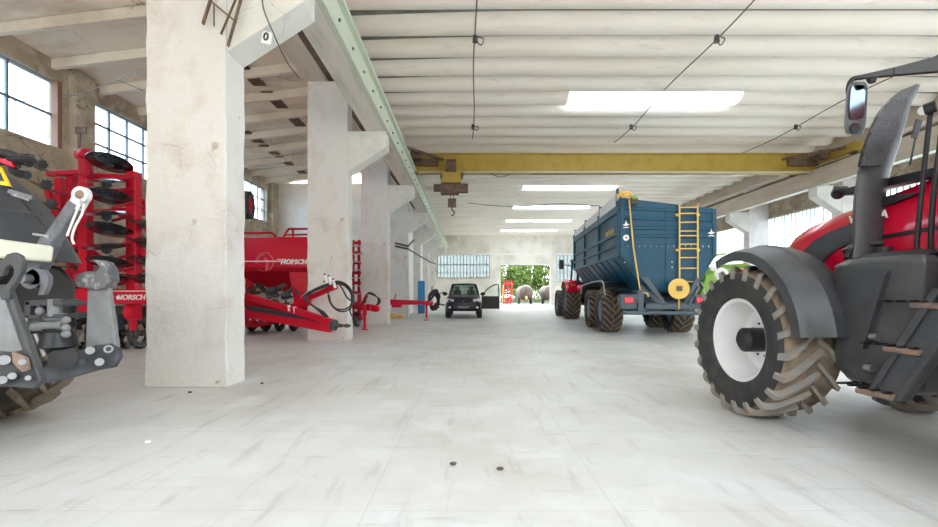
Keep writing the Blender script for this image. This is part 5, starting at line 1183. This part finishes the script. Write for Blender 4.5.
for x_ in (-.5, -.1, .35): b.bar((x_ - .1, 0, 0), (x_ + .1, 0, 2.85 - abs(x_) * .4), .1, .1)
for z_ in (.15, .7, 1.25, 1.8, 2.35, 2.75): b.bar((-.6, 0, z_), (.5, 0, z_ + .05), .09, .12)
b.build('frame', 'red', hw_)
b = MB()
for j in range(4):
    for i in range(12): b.bar((-.55 + j * .33, -.08, .2 + i * .21), (-.47 + j * .33, -.32, .14 + i * .21), .035, .035)
b.build_each('tine', 'red', hw_)
MB().bar((-.7, .1, .3), (-.55, .1, 2.4), .12, .08).build('side_plate', 'yellow', hw_)
fe = thing('yard_fence', 'low dark rail fence in the yard behind the beige tanks', 'fence', (8, 60.5, -.02))
b = MB()
for i in range(14): b.box(-6 + i * 1.0, -5.92 + i * 1.0, -.04, .04, 0, 1.1)
b.build_each('post', 'rust', fe)
MB().box(-6, 7.1, -.03, .03, .95, 1.05).box(-6, 7.1, -.03, .03, .5, .58).build_each('rail', 'rust', fe)

rnd = random.Random(4); b = MB()
for i in range(5000):
    c = Vector((rnd.uniform(-4, 22), 63 + rnd.uniform(-.6, .6), .06 + rnd.uniform(0, 1.9) ** 1.0)); s_ = rnd.uniform(.08, .2)
    e1 = Vector((rnd.gauss(0, 1), rnd.gauss(0, 1), rnd.gauss(0, 1))).normalized(); e2 = e1.cross(Vector((rnd.gauss(0, 1), rnd.gauss(0, 1), rnd.gauss(0, 1)))).normalized()
    b.add([c - e1 * s_, c - e2 * s_ * .6, c + e1 * s_, c + e2 * s_ * .6], [(0, 1, 2, 3)])
tag(b.build('hedge', 'leaf', smooth=0), 'low dark green hedge running behind the beige tanks in the yard', 'hedge')
w = bpy.data.worlds.new('sky'); S.world = w; w.use_nodes = True; nt = w.node_tree; N = nt.nodes; L = nt.links; bg = N['Background']
tc = N.new('ShaderNodeTexCoord'); sep = N.new('ShaderNodeSeparateXYZ'); L.new(tc.outputs['Generated'], sep.inputs[0])
rp = N.new('ShaderNodeValToRGB'); L.new(sep.outputs['Z'], rp.inputs[0])
rp.color_ramp.elements[0].position = 0; rp.color_ramp.elements[0].color = (.93, .97, 1, 1)
rp.color_ramp.elements[1].position = .6; rp.color_ramp.elements[1].color = (.72, .86, 1, 1)
L.new(rp.outputs[0], bg.inputs[0]); bg.inputs[1].default_value = SKY
sun = bpy.data.lights.new('sun', 'SUN'); sun.energy = SUN; sun.angle = R(3); sun.color = (1, .95, .86)
so = bpy.data.objects.new('sun', sun); C.objects.link(so); so.rotation_euler = (R(-38), R(18), 0)   # from beyond the far end, high
cam = bpy.data.cameras.new('camera'); co = bpy.data.objects.new('camera', cam); C.objects.link(co); S.camera = co
co.location = (0, 0, H); co.rotation_euler = (R(90), 0, 0); cam.sensor_width = 36; cam.lens = F / 938 * 36; cam.clip_start = .05; cam.clip_end = 500
cam.shift_x = 0; cam.shift_y = (CY - 263.5) / 938
S.view_settings.view_transform = 'Standard'; S.view_settings.look = 'None'; S.view_settings.gamma = 1; S.view_settings.use_curve_mapping = False
S.view_settings.exposure = EXPO
cy = S.cycles; cy.use_denoising = True; cy.max_bounces = 10; cy.diffuse_bounces = 7; cy.transparent_max_bounces = 12; cy.glossy_bounces = 4; cy.sample_clamp_indirect = 8
cy.caustics_reflective = False; cy.caustics_refractive = False
